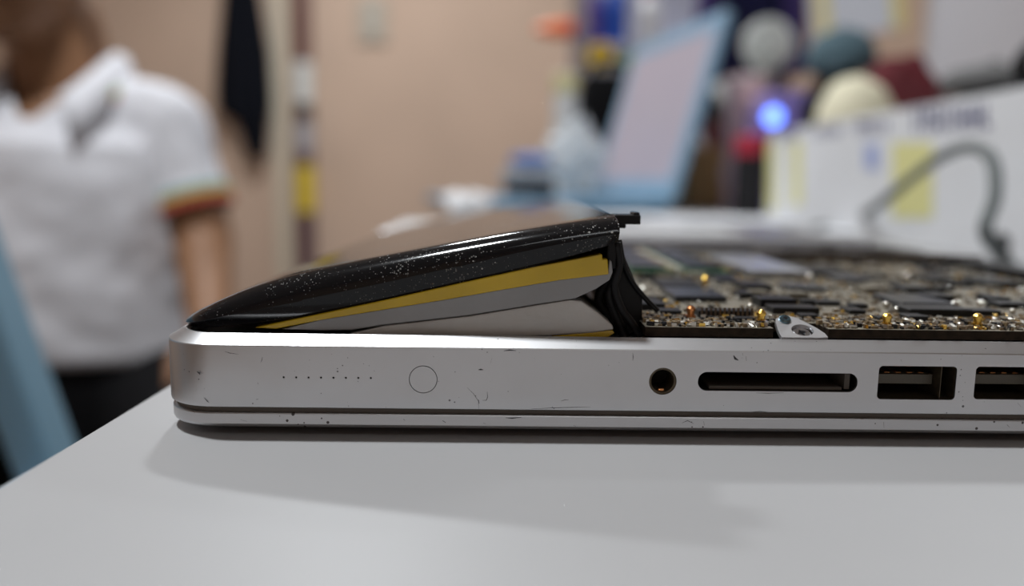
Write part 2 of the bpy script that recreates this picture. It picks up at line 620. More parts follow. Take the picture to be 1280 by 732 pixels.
# ------------------------------------------------------------------ logic board
rnd = random.Random(7)
WB0, WB1 = 17.55, 19.2
m_pcb = mat('dusty_circuit_board', (0.165, 0.145, 0.11), 0.55, noise_amt=0.35, noise_scale=260, bump=0.3, bump_scale=1500)
speckle(m_pcb, 900, 0.45, (0.29, 0.25, 0.17), 90, 0.6, 0.4, 0.6)
m_pcbe = mat('board_edge_brown', (0.022, 0.014, 0.008), 0.7, noise_amt=0.4, noise_scale=700, spec=0.15)
m_chip = mat('chip_black', (0.009, 0.0095, 0.011), 0.45, spec=0.3, noise_amt=0.3, noise_scale=400)
m_chip2 = mat('chip_slate', (0.022, 0.026, 0.034), 0.3)
m_tan = mat('capacitor_tan', (0.23, 0.165, 0.09), 0.5, noise_amt=0.4, noise_scale=900)
m_solder = mat('solder_silver', (0.62, 0.60, 0.54), 0.28, 1.0)
m_green = mat('memory_board_green', (0.03, 0.10, 0.05), 0.5)
bx0, bx1 = 85.0, 219.0
LUG_U = lap(1003, 426, 3.6)[0]
BOARD = [(bx0, 4.6), (LUG_U - 4.9, 4.6), (LUG_U - 4.9, 10.2), (LUG_U + 4.9, 10.2), (LUG_U + 4.9, 4.6), (bx1, 4.6), (bx1, 118), (195, 132), (150, 132), (138, 150), (112, 150), (bx0 + 10, 120), (bx0, 92)]
lb = MB().prism(BOARD, lambda p: (p[0] * k, p[1] * k, (WB1 - 0.05) * k), lambda p: (p[0] * k, p[1] * k, WB1 * k)).build('logic_board', m_pcb, lp)
MB().prism(BOARD, lambda p: (p[0] * k, p[1] * k, WB0 * k), lambda p: (p[0] * k, p[1] * k, (WB1 - 0.05) * k)).build('board_core', m_pcbe, lb)
for x, y in ((100, 20), (160, 20), (210, 20), (100, 80), (160, 110), (210, 100)):
    MB().lathe([(2, 16.2), (2, WB0)], (0, 0, 0), 12).build('standoff', m_steel, lp).data.transform(Matrix.Translation((x * k, y * k, 0)) @ Matrix.Diagonal((k, k, k, 1)))
occupied = []


def in_board(x, y, mg=1.0):
    c = False
    n = len(BOARD)
    for i in range(n):
        (xa, ya), (xb, yb) = BOARD[i], BOARD[(i + 1) % n]
        if (ya > y) != (yb > y) and x < (xb - xa) * (y - ya) / (yb - ya) + xa:
            c = not c
    return c and y > 4.6 + mg and bx0 + mg < x < bx1 - mg


def chip(u, v, su, sv, h, m, name='chip', pins=False, rz=0.0, z0=None):
    z0 = WB1 if z0 is None else z0
    M = Matrix.Rotation(rz, 3, 'Z')
    occupied.append((u, v, su / 2 + 0.4, sv / 2 + 0.4))
    o = MB().box((u * k, v * k, (z0 + h / 2) * k), (su * k, sv * k, h * k), M).build(name, m, lb, bevel=min(0.00012, h * k * 0.2), seg=1)
    return o


def chip_px(px, py, wpx, sv, h, m, name='chip', rz=0.0):
    u, v = lapz(px, py, WB1 + h)
    z = (YL + v * k)
    su = wpx / FPX * (z * cos(PITCH) + 0.004) * 1000
    return chip(u, v + sv / 2 * 0, su, sv, h, m, name, rz=rz)


# larger parts read off the photograph (centre pixel, width in pixels, depth, height)
for a in ((866, 364, 62, 15, 1.3, m_chip2), (800, 375, 52, 9, 1.4, m_chip), (968, 371, 46, 6, 1.9, m_chip), (990, 382, 58, 5, 1.3, m_chip),
          (1003, 356, 46, 10, 1.0, m_chip2), (940, 353, 34, 10, 1.5, m_chip), (930, 396, 24, 2.2, 0.8, m_chip), (1140, 372, 64, 14, 1.2, m_chip2),
          (1165, 383, 78, 7, 1.5, m_chip), (1142, 393, 24, 4, 1.0, m_chip), (1218, 386, 54, 4, 1.1, m_chip), (1072, 379, 20, 3, 0.9, m_chip),
          (1168, 345, 32, 12, 1.3, m_chip), (1240, 349, 44, 13, 1.5, m_chip), (1262, 377, 40, 5, 1.1, m_chip), (1170, 367, 26, 7, 1.6, m_chip),
          (1105, 395, 18, 2.2, 0.8, m_chip), (905, 345, 30, 14, 1.0, m_chip2), (845, 352, 50, 14, 1.1, m_chip), (1010, 392, 22, 3, 0.8, m_chip),
          (1060, 345, 40, 12, 1.2, m_chip2), (1025, 335, 50, 18, 1.4, m_chip), (960, 335, 50, 18, 1.2, m_chip2), (835, 386, 30, 4, 1.0, m_chip)):
    chip_px(*a[:5], a[5])
# pin header behind the front edge
u, v = lapz(905, 389, WB1 + 1)
hd = chip(u, v, 10.5, 3.2, 1.4, m_chip, 'pin_header')
for i in range(12):
    MB().box(((u - 4.7 + i * 0.86) * k, (v - 1.75) * k, (WB1 + 1.0) * k), (0.35 * k, 0.4 * k, 2.0 * k)).build('pin', mat('dull_pin_metal', (0.12, 0.09, 0.07), 0.4, 0.6), lb)
# gold spring posts
for px, py, hgt in ((951, 404, 2.6), (1108, 408, 2.5), (1221, 408, 2.5), (881, 358, 2.6), (863, 398, 1.6)):
    u, v = lapz(px, py, WB1)
    v = max(v, 6.2)
    p = MB().lathe([(0.95, 0), (0.95, 0.7), (0.7, 0.75), (0.7, 1.5), (0.85, 1.55), (0.85, 2.0), (0.5, 2.4), (0.3, hgt)], (0, 0, 0), 14)
    p.build('spring_post', m_gold if px != 863 else mat('copper', (0.7, 0.3, 0.12), 0.3, 1.0), lb, smooth=30).data.transform(Matrix.Translation((u * k, v * k, WB1 * k)) @ Matrix.Diagonal((k, k, k, 1)))
    occupied.append((u, v, 1.3, 1.3))
# random mid-size packages
for _ in range(400):
    if len([1 for o in lb.children]) > 125:
        break
    u, v = rnd.uniform(bx0, bx1), rnd.uniform(12, 146)
    su, sv, h = rnd.uniform(2.0, 6.5), rnd.uniform(2.0, 6.5), rnd.uniform(0.6, 1.5)
    if not in_board(u, v, 4) or any(abs(u - a) < su / 2 + c + 0.2 and abs(v - b) < sv / 2 + d + 0.2 for a, b, c, d in occupied):
        continue
    chip(u, v, su, sv, h, rnd.choice((m_chip, m_chip, m_chip2, m_pcb, m_pcb)), 'component')
# round silver capacitor cans / solder blobs that glint
for px, py, r in ((1108, 379, 0.75), (1121, 384, 0.65), (1192, 379, 0.8), (938, 381, 0.7), (1012, 346, 1.0), (1266, 386, 0.6), (979, 397, 0.6), (1200, 403, 0.6)):
    u, v = lapz(px, py, WB1 + 1)
    MB().ellipsoid((u * k, v * k, (WB1 + r * 0.9) * k), (r * k, r * k, r * k), 12, 8).build('solder_ball', m_solder, lb, smooth='all')
# the small parts: far too many to count
small = {'tan': MB(), 'silver': MB(), 'black': MB(), 'gold': MB()}
for _ in range(5200):
    near = rnd.random() < 0.45
    u = rnd.uniform(bx0 + 0.6, bx1 - 0.6)
    v = 5.4 + (rnd.random() ** 1.2) * 11 if near else rnd.uniform(12, 148)
    if not in_board(u, v, 0.7):
        continue
    if any(abs(u - a) < c and abs(v - b) < d for a, b, c, d in occupied):
        continue
    kind = rnd.choices(('tan', 'silver', 'black', 'gold'), (0.36, 0.34, 0.20, 0.10))[0]
    L = rnd.uniform(0.4, 1.3)
    Wd = rnd.uniform(0.3, 0.7)
    h = rnd.uniform(0.25, 0.8 if near else 0.6)
    if rnd.random() < 0.5:
        L, Wd = Wd, L
    M = Matrix.Rotation(rnd.choice((0, 0, rnd.uniform(-0.5, 0.5))), 3, 'Z') @ Matrix.Rotation(rnd.uniform(-0.8, 0.5) if kind in ('silver', 'gold') else 0, 3, 'X')
    small[kind].box((u * k, v * k, (WB1 + h / 2 - 0.02) * k), (L * k, Wd * k, h * k), M)
for nm, mm in (('tan', m_tan), ('silver', m_solder), ('black', m_chip), ('gold', m_gold)):
    tag(small[nm].build('small_components', mm, lb), kind='stuff')

# mounting lug with its two screws
lu0 = lap(1003, 426, 3.6)
lug = []
tilt = radians(30)


def lugpt(a, b, h=0.0):
    """a across, b up the tilted plate, in mm"""
    return Vector(((lu0[0] + a) * k, (3.3 + b * cos(tilt) - h * sin(tilt)) * k, (17.35 + b * sin(tilt) + h * cos(tilt)) * k))


prof = [(-4.0, 0), (-4.1, 1.5), (-3.9, 4.6), (-3.2, 5.6), (-1.4, 6.0), (0.2, 5.4), (1.6, 4.0), (3.0, 2.6), (4.0, 1.2), (4.3, 0)]
mb = MB()
hole = [(0.3 + 1.95 * cos(a * 2 * pi / 24), 1.95 + 1.55 * sin(a * 2 * pi / 24)) for a in range(24)]
outer = []
for hx, hy in hole:   # outer point met by the ray from the hole centre
    dx, dy = hx - 0.3, hy - 1.95
    best = None
    n = len(prof)
    for i in range(n):
        (ax, ay), (bx, by) = prof[i], prof[(i + 1) % n]
        den = dx * (by - ay) - dy * (bx - ax)
        if abs(den) < 1e-9:
            continue
        t = ((ax - 0.3) * (by - ay) - (ay - 1.95) * (bx - ax)) / den
        s_ = ((ax - 0.3) * dy - (ay - 1.95) * dx) / den
        if t > 0 and -1e-6 <= s_ <= 1 + 1e-6 and (best is None or t < best):
            best = t
    outer.append((0.3 + dx * best, 1.95 + dy * best))
mb.loft([[lugpt(*p, 0) for p in hole], [lugpt(*p, 0.7) for p in hole], [lugpt(*p, 0.7) for p in outer], [lugpt(*p, 0) for p in outer], [lugpt(*p, 0) for p in hole]], False, False)
lugo = mb.build('mounting_lug', mat('bright_aluminium', (0.66, 0.66, 0.67), 0.38, 0.8, noise_amt=0.06, noise_scale=300), lp)
for ca, cb, r, nm in ((0.3, 1.9, 1.7, 'screw'), (-2.1, 4.7, 1.05, 'screw')):
    M = Matrix.Rotation(tilt, 3, 'X')
    h0 = -0.35 if r > 1.5 else 0.7
    mb = MB()
    mb.lathe([(r * k, 0), (r * k, 0.3 * k), (r * 0.8 * k, 0.5 * k), (r * 0.35 * k, 0.5 * k), (r * 0.3 * k, 0.15 * k)], lugpt(ca, cb, h0), 18, M)
    sc = mb.build(nm, m_steel if r > 1.5 else mat('blue_reflection_screw', (0.20, 0.34, 0.42), 0.2, 1.0), lugo, smooth=30)  # small screw's blue is a reflection put into its colour
    for q in range(2):
        Mq = M @ Matrix.Rotation(pi / 2 * q + 0.4, 3, 'Z')
        MB().box(lugpt(ca, cb, h0 + 0.46), (r * 0.9 * k, r * 0.2 * k, 0.1 * k), Mq).build('screw_slot', m_black, sc)

# memory modules, fan, heat pipe and drive further inside
u0, v0 = lapz(785, 335, 20)
for i in range(2):
    uu = 100 + i * 15.5
    mm = MB().box((uu * k, 112 * k, 20.3 * k), (13.5 * k, 64 * k, 1.1 * k)).build('memory_module', m_green, lp, bevel=0.0002)
    for j in range(4):
        MB().box((uu * k, (89 + j * 15) * k, 21.3 * k), (9.5 * k, 11.5 * k, 0.9 * k)).build('memory_chip', m_chip2, mm, bevel=0.0001)
    MB().box(((uu + 6.5) * k, 112 * k, 20.95 * k), (1.2 * k, 62 * k, 0.3 * k)).build('gold_edge', m_gold, mm)
    MB().box((uu - 7.3) and ((uu - 7.3) * k, 112 * k, 20.4 * k), (1.2 * k, 66 * k, 2.2 * k)).build('memory_socket', mat('socket_cream', (0.42, 0.42, 0.36), 0.5), lp, bevel=0.0002)
sh = MB().box((135 * k, 100 * k, 20.6 * k), (16 * k, 44 * k, 1.6 * k)).build('shield_can', mat('shield_tin', (0.50, 0.53, 0.58), 0.35, 0.8, noise_amt=0.15, noise_scale=60), lp, bevel=0.0004)
# fan near the hinge
fan = MB().lathe([(24 * k, 16.3 * k), (24 * k, 20.6 * k), (23 * k, 21 * k), (15 * k, 21 * k), (14.5 * k, 20 * k), (14.5 * k, 17 * k)], (190 * k, 158 * k, 0), 40).build('cooling_fan', m_black, lp, smooth=30)
for i in range(18):
    M = Matrix.Rotation(2 * pi * i / 18, 3, 'Z')
    MB().box(Vector((190 * k, 158 * k, 18.4 * k)) + M @ Vector((10.5 * k, 0, 0)), (8 * k, 0.5 * k, 3 * k), M @ Matrix.Rotation(0.5, 3, 'Z')).build('fan_blade', m_chip, fan)
MB().lathe([(6.5 * k, 16.4 * k), (6.5 * k, 20 * k), (6 * k, 20.4 * k)], (190 * k, 158 * k, 0), 24).build('fan_hub', m_chip2, fan, smooth=30)
hp = smooth_curve([(140, 122, 20.6), (165, 128, 20.8), (190, 126, 20.9), (213, 118, 20.9)], 6)
MB().tube([(p.x * k, p.y * k, p.z * k) for p in hp], 1.8 * k, 10).build('heat_pipe', mat('dull_copper', (0.06, 0.045, 0.035), 0.5, 0.5), lp, smooth='all')
MB().box((207 * k, 100 * k, 20.5 * k), (9 * k, 60 * k, 2.6 * k)).build('heat_sink_fins', m_chip, lp, bevel=0.0003)
# optical drive at the far side, hard drive behind the battery
od = MB().box((150 * k, 255 * k, 19.0 * k), (126 * k, 128 * k, 5.4 * k)).build('disc_drive', mat('drive_tin', (0.55, 0.56, 0.58), 0.4, 0.85, noise_amt=0.1, noise_scale=30), lp, bevel=0.0006)
MB().box((140 * k, 240 * k, 21.8 * k), (60 * k, 50 * k, 0.15 * k)).build('drive_label', mat('label_white', (0.5, 0.5, 0.49), 0.5), od)
MB().box((181 * k, 250 * k, 21.75 * k), (50 * k, 90 * k, 0.1 * k)).build('drive_recess', mat('drive_dark_tin', (0.22, 0.22, 0.24), 0.4, 0.8), od)
hdv = MB().box((44 * k, 258 * k, 19.2 * k), (72 * k, 102 * k, 5.8 * k)).build('hard_drive', mat('drive_tin', (0.5, 0.5, 0.5)), lp, bevel=0.0008)
MB().box((44 * k, 258 * k, 22.15 * k), (60 * k, 80 * k, 0.15 * k)).build('drive_label', mat('label_white', (0.5, 0.5, 0.49), 0.5), hdv)
# ribbon cable along the hinge side
MB().box((100 * k, 168 * k, 19.4 * k), (34 * k, 24 * k, 1.8 * k)).build('connector_block', m_black, lp, bevel=0.0004)
MB().box((140 * k, 170 * k, 19.3 * k), (30 * k, 14 * k, 1.5 * k)).build('connector_block', m_chip, lp, bevel=0.0004)

# ------------------------------------------------------------------ swollen battery
bt = thing('battery_pack', 'glossy black swollen battery pack bulging out of the laptop, gold tape and grey cells beneath', 'battery',
           Vector((0, YL, TZ)) + LU * UL / 1000, ANG)
m_shell = mat('glossy_black_shell', (0.006, 0.006, 0.007), 0.10, spec=0.34)
speckle(m_shell, 3000, 0.58, (0.16, 0.158, 0.15), 90, 0.9, 0.30, 0.65)
speckle(m_shell, 1300, 0.34, (0.36, 0.36, 0.34), 60, 0.9, 0.40, 0.70)
m_kapton = mat('gold_polyimide_tape', (0.62, 0.42, 0.015), 0.25, noise_amt=0.12, noise_scale=80, coat=0.3)
m_foil = mat('grey_foil_pouch', (0.31, 0.315, 0.32), 0.42, 0.35, noise_amt=0.08, noise_scale=40, bump=0.15, bump_scale=160)
m_foil2 = mat('white_foil_pouch', (0.50, 0.49, 0.47), 0.45, 0.25, noise_amt=0.12, noise_scale=60, bump=0.4, bump_scale=140)


def trace(pts, v):
    return sorted(lap(x, y, v) for x, y in pts)


t_low = trace([(219, 411), (260, 411), (330, 408), (400, 394), (480, 377.5), (594, 351.5), (666, 336), (720, 322), (773, 303)], 4.4)
t_mid = trace([(216, 408), (250, 400.6), (330, 384.7), (398, 372.5), (480, 356.5), (560, 337), (631, 318), (692.5, 304), (772, 292)], 4.0)
t_top = trace([(219, 404), (227, 398), (257, 379.5), (292, 363), (330, 350), (356, 342.5), (402.6, 333.5), (480, 318.5), (560, 302.5), (631, 289), (692.5, 279), (740, 272), (770, 268.5)], 9.5)
def smoothed(tr, n=60, win=7):
    xs = [tr[0][0] + (tr[-1][0] - tr[0][0]) * i / n for i in range(n + 1)]
    ys = [interp(tr, x) for x in xs]
    for _ in range(3):
        ys = [ys[0]] + [sum(ys[max(0, i - h):min(n, i + h) + 1]) / len(ys[max(0, i - h):min(n, i + h) + 1])
                        for i in range(1, n) for h in (min(win, i, n - i),)] + [ys[-1]]
    return list(zip(xs, ys))


t_low, t_mid, t_top = smoothed(t_low), smoothed(t_mid), smoothed(t_top, win=5)
ua, ub = t_mid[0][0], t_mid[-1][0]
N = 56
rings = []
BV = 188.0
for i in range(N + 1):
    s = i / N
    u = ua + (ub - ua) * (s ** 1.25)
    lo, mi, to = interp(t_low, u), interp(t_mid, u), interp(t_top, u)
    q = min((u - ua) / 7.0, 1.0)
    off = 7.0 * (1 - sqrt(max(0.0, 1 - (1 - q) ** 2)))
    mi = max(mi, lo + 0.15)
    to = max(to, mi + 0.15)
    vf = 4.0 + off
    prof = [(vf + 1.3, lo), (vf + 0.12, lo + (mi - lo) * 0.9), (vf, mi)]
    dv = 5.5
    for j in range(1, 8):
        a = pi / 2 * j / 7
        prof.append((vf + 0.15 + (dv - 0.15) * (1 - cos(a)) ** 0.9, mi + 0.12 + (to - mi - 0.12) * sin(a) ** 0.92))
    for v in (14, 22, 34, 50, 75, 105, 135, 160, 176):
        t = (v - 9) / (BV - 9)
        prof.append((max(v, vf + dv + (v - 9) * 0.9), to + 0.9 * sin(pi * min(1, t * 1.1)) * min(1, (u - ua) / 20) - 1.6 * t))
    prof.append((BV - 2, to - 3))
    prof.append((BV, mi - 0.5 if mi - 0.5 > lo else lo))
    prof.append((BV, lo))
    rings.append([(u * k, v * k, w * k) for v, w in prof])
# rounded right-hand end
lastr = rings[-1]
wc = sum(p[2] for p in lastr) / len(lastr)
rings.append([(p[0] + 0.0004, p[1] + (0.0002 if p[1] < 0.1 else -0.0002), p[2] - (0.00035 if p[2] > wc else -0.0002)) for p in lastr])
shell = MB().loft(rings).build('shell', m_shell, bt, smooth=38)


def layer(name, poly_px, m, v0=4.7, v1=180, parent=bt, bev=0.0004, smooth=True):
    pl = [lap(x, y, v0) for x, y in poly_px]
    return MB().prism(pl, lambda p: (p[0] * k, v0 * k, p[1] * k), lambda p: (p[0] * k, v1 * k, p[1] * k)).build(name, m, parent, bevel=bev, seg=3, smooth=smooth)


layer('gold_tape', [(318, 409.5), (400, 392), (480, 375), (594, 349.5), (666, 334), (735, 321), (753, 317.5), (753, 324), (759.5, 323.5), (761, 343), (700, 350), (629, 362), (560, 374), (480, 387), (400, 400), (345, 411)], m_kapton, 4.7, 178, bev=0.0002)
layer('upper_cell', [(352, 411.5), (400, 399.5), (480, 386.5), (560, 373.5), (629, 361.5), (700, 349.5), (760, 342), (762, 325), (764.5, 326), (766, 340), (762, 350), (745, 361), (719, 373), (666, 381), (586, 394), (480, 406), (440, 412.5), (400, 413)], m_foil, 4.75, 179, bev=0.0003)
layer('lower_cell', [(436, 417), (480, 407), (586, 395), (666, 382), (712, 374.5), (727, 376), (748, 391), (766, 406.5), (767, 412), (740, 416), (690, 419.5), (600, 423), (440, 420)], m_foil2, 4.9, 178, bev=0.0003)
layer('lower_tape', [(690, 420), (766, 413), (768, 416), (760, 421), (690, 423)], m_kapton, 5.0, 178, bev=0.0001)
# black plastic frame and cable bundle at the free end
uf = lap(768, 300, 8)[0]
mb = MB()
mb.box(((ub - 0.6) * k, 60 * k, (interp(t_low, ub) - 2.2) * k), (1.6 * k, 108 * k, 5.0 * k))
mb.build('end_frame', m_black, bt, bevel=0.0003)
for j, (pts, r) in enumerate(((((771, 303), (774, 330), (768, 356), (776, 384), (790, 404), (800, 420)), 0.75),
                              (((767, 318), (770, 345), (762, 366), (768, 390), (776, 408), (782, 422)), 0.9),
                              (((774, 300), (780, 330), (790, 352), (806, 372), (822, 388)), 0.5),
                              (((764, 350), (752, 362), (748, 376), (758, 392), (772, 410), (776, 422)), 0.8))):
    path = smooth_curve([Vector((lap(x, y, 6.5 + j * 1.7 + i * 0.25)[0], 6.5 + j * 1.7 + i * 0.25, lap(x, y, 6.5 + j * 1.7 + i * 0.25)[1])) for i, (x, y) in enumerate(pts)], 5)
    MB().tube([p * k for p in path], r * k, 8).build('cable', m_black, bt, smooth='all')
# sloping black flap that drops from the raised end to the board
fl = [lap(768, 300, 12), lap(772, 300, 12), lap(802, 372, 12), lap(802, 409, 12), lap(778, 420, 12), lap(766, 380, 12)]
MB().prism(fl, lambda p: (p[0] * k, 11 * k, p[1] * k), lambda p: (p[0] * k, 62 * k, p[1] * k)).build('flap', m_black, bt, bevel=0.0004)
# latch tab sticking out at the top
c = lap(783, 274, 14)
tb2 = MB()
tb2.box((c[0] * k, 15 * k, c[1] * k), (4.8 * k, 5 * k, 1.7 * k))
tb2.box(((c[0] + 1.7) * k, 15 * k, (c[1] + 0.85) * k), (1.1 * k, 4.4 * k, 1.0 * k))
tb2.box(((c[0] - 1.2) * k, 15 * k, (c[1] - 1.0) * k), (2.0 * k, 4.0 * k, 1.2 * k))
tb2.build('latch_tab', m_black, bt, bevel=0.0002)

# ------------------------------------------------------------------ things on the table behind
m_white = mat('white_card', (0.74, 0.74, 0.74), 0.6, noise_amt=0.04, noise_scale=20)


def rotz(a):
    return Matrix.Rotation(a, 3, 'Z')


def nvec(p):
    def f(a, b, c, d):
        return sin(p.x * a + 1.7 * sin(p.y * b + d) + d) * cos(p.z * c + 1.3 * sin(p.x * b - d))
    return Vector((f(2.1, 1.7, 2.6, .3), f(1.6, 2.3, 1.9, 2.1), f(2.4, 1.5, 2.2, 4.4))) * .55


def crumple(mb, amp, scale, seed=0):
    out = []
    for p in mb.v:
        q = Vector(p)
        n = nvec(q * scale + Vector((seed * 3.1, seed, -seed)))
        n2 = nvec(q * scale * 2.7 + Vector((seed, 5, seed)))
        out.append(tuple(q + n * amp + n2 * amp * 0.4))
    mb.v = out
    return mb


# blue open laptop in the background
nb_h = at_z(838, 268, TZ)
wd = Vector((-0.20, 0.98, 0)).normalized()      # along the hinge, away from the camera
fd = Vector((-0.98, -0.20, 0)).normalized()     # towards its front edge
rz_nb = atan2(wd.y, wd.x)
nb = thing('blue_laptop', 'open light blue laptop with a pale screen leaning back, sideways on the table', 'laptop', nb_h, 0)
m_blue = mat('light_blue_plastic', (0.21, 0.36, 0.50), 0.4)
m_bezel = mat('pale_blue_bezel', (0.26, 0.42, 0.57), 0.4)
m_dblue = mat('dark_blue_edge', (0.05, 0.16, 0.26), 0.4)
m_scr = mat('lit_screen', (0.2, 0.18, 0.2), 0.3, emit=(0.52, 0.48, 0.60), estr=0.44)
NBW, NBD, NBT = 0.36, 0.30, 0.017


def nbp(a, b, z):
    return wd * a + fd * b + Vector((0, 0, z))


Mnb = Matrix((wd, fd, Vector((0, 0, 1)))).transposed()
MB().box(nbp(NBW / 2, NBD / 2, 0.0055), (NBW, NBD, 0.007), Mnb).build('bottom_shell', m_dblue, nb, bevel=0.002)
MB().box(nbp(NBW / 2, NBD / 2, 0.013), (NBW, NBD, 0.008), Mnb).build('keyboard_deck', m_blue, nb, bevel=0.002)
for i in range(5):
    for j in range(13):
        MB().box(nbp(0.04 + j * 0.0233, 0.045 + i * 0.022, 0.0185), (0.019, 0.018, 0.003), Mnb).build('key', m_bezel, nb, bevel=0.001, seg=1)
MB().box(nbp(NBW / 2, 0.225, 0.0175), (0.09, 0.055, 0.001), Mnb).build('touchpad', m_bezel, nb)
for a in (0.04, 0.32):
    MB().lathe([(0.006, -0.02), (0.006, 0.02)], nbp(a, -0.002, 0.020), 12, Matrix((Vector((0, 0, 1)), fd, wd)).transposed()).build('hinge', m_dblue, nb, smooth=30)
top_n = at_y(904, 14, nb_h.y + 0.03) - nb_h
lean = atan2((top_n - Vector((0, 0, 0.02))).dot(-fd), top_n.z - 0.02)
SH = (top_n.z - 0.02) / cos(lean)
sd = -fd * sin(lean) + Vector((0, 0, cos(lean)))     # up along the screen
sn = fd * cos(lean) + Vector((0, 0, sin(lean)))      # out of the screen
Ms = Matrix((wd, sd, sn)).transposed()


def scp(a, b, c):
    return wd * a + sd * b + sn * c + Vector((0, 0, 0.02))


lidn = MB().box(scp(NBW / 2, SH / 2, -0.005), (NBW, SH, 0.009), Ms).build('screen_lid', m_bezel, nb, bevel=0.003)
fr = MB()
for c, s in (((NBW / 2, 0.014), (NBW, 0.028)), ((NBW / 2, SH - 0.011), (NBW, 0.022)), ((0.010, SH / 2), (0.020, SH - 0.05)), ((NBW - 0.010, SH / 2), (0.020, SH - 0.05))):
    fr.box(scp(c[0], c[1], 0.001), (s[0], s[1], 0.003), Ms)
fr.build('screen_bezel', m_bezel, nb)
MB().box(scp(NBW / 2, SH / 2 + 0.003, 0.0005), (NBW - 0.04, SH - 0.05, 0.0015), Ms).build('screen', m_scr, nb)

# crumpled tissue beside it
p = at_z(570, 281, TZ)
mb = crumple(MB().ellipsoid((0, 0, 0.014), (0.030, 0.024, 0.014), 22, 14), 0.009, 55, 3)
o = tag(mb.build('crumpled_tissue', mat('tissue', (0.80, 0.81, 0.83), 0.9), smooth='all'), 'small crumpled white tissue in front of the blue laptop corner', 'tissue')
o.location = (p.x, nb_h.y - 0.13, TZ + 0.001)
# black box with grey lid and a blue cloth on the laptop's palm rest
g0 = at_y(661, 243, 1.22)
zt = TZ + NBT + 0.0035
bb = thing('adapter_box', 'small black box with a grey lid behind the blue laptop keyboard', 'box', (g0.x, 1.22, zt), 0.1)
MB().box((0, 0, 0.010), (0.072, 0.06, 0.020)).build('body', m_black, bb, bevel=0.003)
MB().box((-0.002, 0, 0.030), (0.078, 0.062, 0.018)).build('lid', mat('grey_blue_plastic', (0.32, 0.36, 0.40), 0.5), bb, bevel=0.005)
mb = crumple(MB().ellipsoid((0, 0, 0.012), (0.030, 0.024, 0.012), 22, 12), 0.006, 60, 5)
o = tag(mb.build('blue_cloth', mat('blue_cloth', (0.10, 0.20, 0.48), 0.9), smooth='all'), 'crumpled bright blue cloth on the small black box', 'cloth')
o.location = (g0.x + 0.002, 1.22, zt + 0.040)

# crumpled clear bag behind the keyboard
pb = at_y(735, 205, 1.30)
mb = MB().ellipsoid((0, 0, 0.055), (0.046, 0.04, 0.055), 30, 20)
crumple(mb, 0.018, 48, 2)
o = mb.build('plastic_bag', mat('clear_film', (0.86, 0.90, 0.92), 0.12, alpha=0.55, coat=0.5), smooth=18)
tag(o, 'crumpled clear plastic bag glinting beside the pale laptop screen', 'plastic bag')
o.location = (pb.x - 0.022, 1.28, zt + 0.004)

# white roll standing upright, black bag, tape rolls
p = at_y(706, 160, 1.48)
tall = at_y(706, 92, 1.48).z - TZ
t = thing('paper_roll', 'tall white paper roll with yellowed end standing beside the black bag', 'paper roll', (p.x, 1.48, TZ))
MB().lathe([(0.021, 0), (0.022, 0.003), (0.022, tall - 0.003), (0.020, tall), (0.012, tall), (0.012, tall - 0.03)], (0, 0, 0), 28).build('roll', mat('roll_white', (0.66, 0.65, 0.62), 0.7), t, smooth=30)
MB().lathe([(0.0224, tall - 0.035), (0.0228, tall - 0.034), (0.0228, tall - 0.004), (0.0224, tall - 0.003)], (0, 0, 0), 28, cap=False).build('band', mat('yellowed_band', (0.62, 0.56, 0.28), 0.6), t, smooth=30)
p = at_y(752, 130, 1.62)
topz = at_y(752, 92, 1.62).z - TZ
t = thing('black_bag', 'upright black fabric bag behind the clear plastic bag', 'bag', (p.x, 1.62, TZ))
mb = MB()
rr = []
for z, sx, sy, dx in ((0, .056, .04, 0.008), (.01, .06, .045, 0.008), (topz * .35, .062, .048, 0.008), (topz * .7, .060, .04, .008), (topz * .92, .056, .026, .012), (topz, .045, .012, .015)):
    rr.append([(dx + x, y, z) for x, y in rrect(-sx, sx, -sy, sy, min(sx, sy) * 0.7, 5)])
mb.loft(rr).build('body', mat('black_fabric', (0.004, 0.004, 0.005), 0.9, spec=0.15), t, smooth=50)
MB().tube(smooth_curve([(-0.02, 0, topz - 0.005), (-0.015, 0, topz + 0.015), (0.02, 0, topz + 0.02), (0.045, 0, topz + 0.012), (0.05, 0, topz - 0.005)], 6), 0.005, 8).build('handle', mat('black_fabric', (0.02,) * 3), t, smooth='all')

# shelf unit behind the table
SY = 1.95
xl, xr = at_y(722, 50, SY).x, at_y(968, 50, SY).x + 0.02
m_shelf = mat('pale_lavender_panel', (0.50, 0.51, 0.60), 0.5, noise_amt=0.05, noise_scale=8)
m_post = mat('dark_shelf_post', (0.30, 0.25, 0.23), 0.5)
SHT = 1.62
sh_ = thing('shelf_unit', 'pale lavender shelf unit behind the cluttered end of the table', 'shelf', ((xl + xr) / 2, SY + 0.13, 0))
hw = (xr - xl) / 2
MB().box((0, 0.125, SHT / 2), (2 * hw, 0.012, SHT)).build('back_panel', m_shelf, sh_)
for sx in (-1, 1):
    for y in (-0.12, 0.11):
        MB().box((sx * (hw - 0.008), y, SHT / 2), (0.016, 0.016, SHT)).build('post', m_post, sh_, bevel=0.002)
bz = at_y(770, 52, SY).z
for z in (0.12, 0.55, 0.84, bz - 0.009, 1.60):
    MB().box((0, 0, z), (2 * hw - 0.03, 0.24, 0.016)).build('shelf_board', m_shelf, sh_, bevel=0.001)


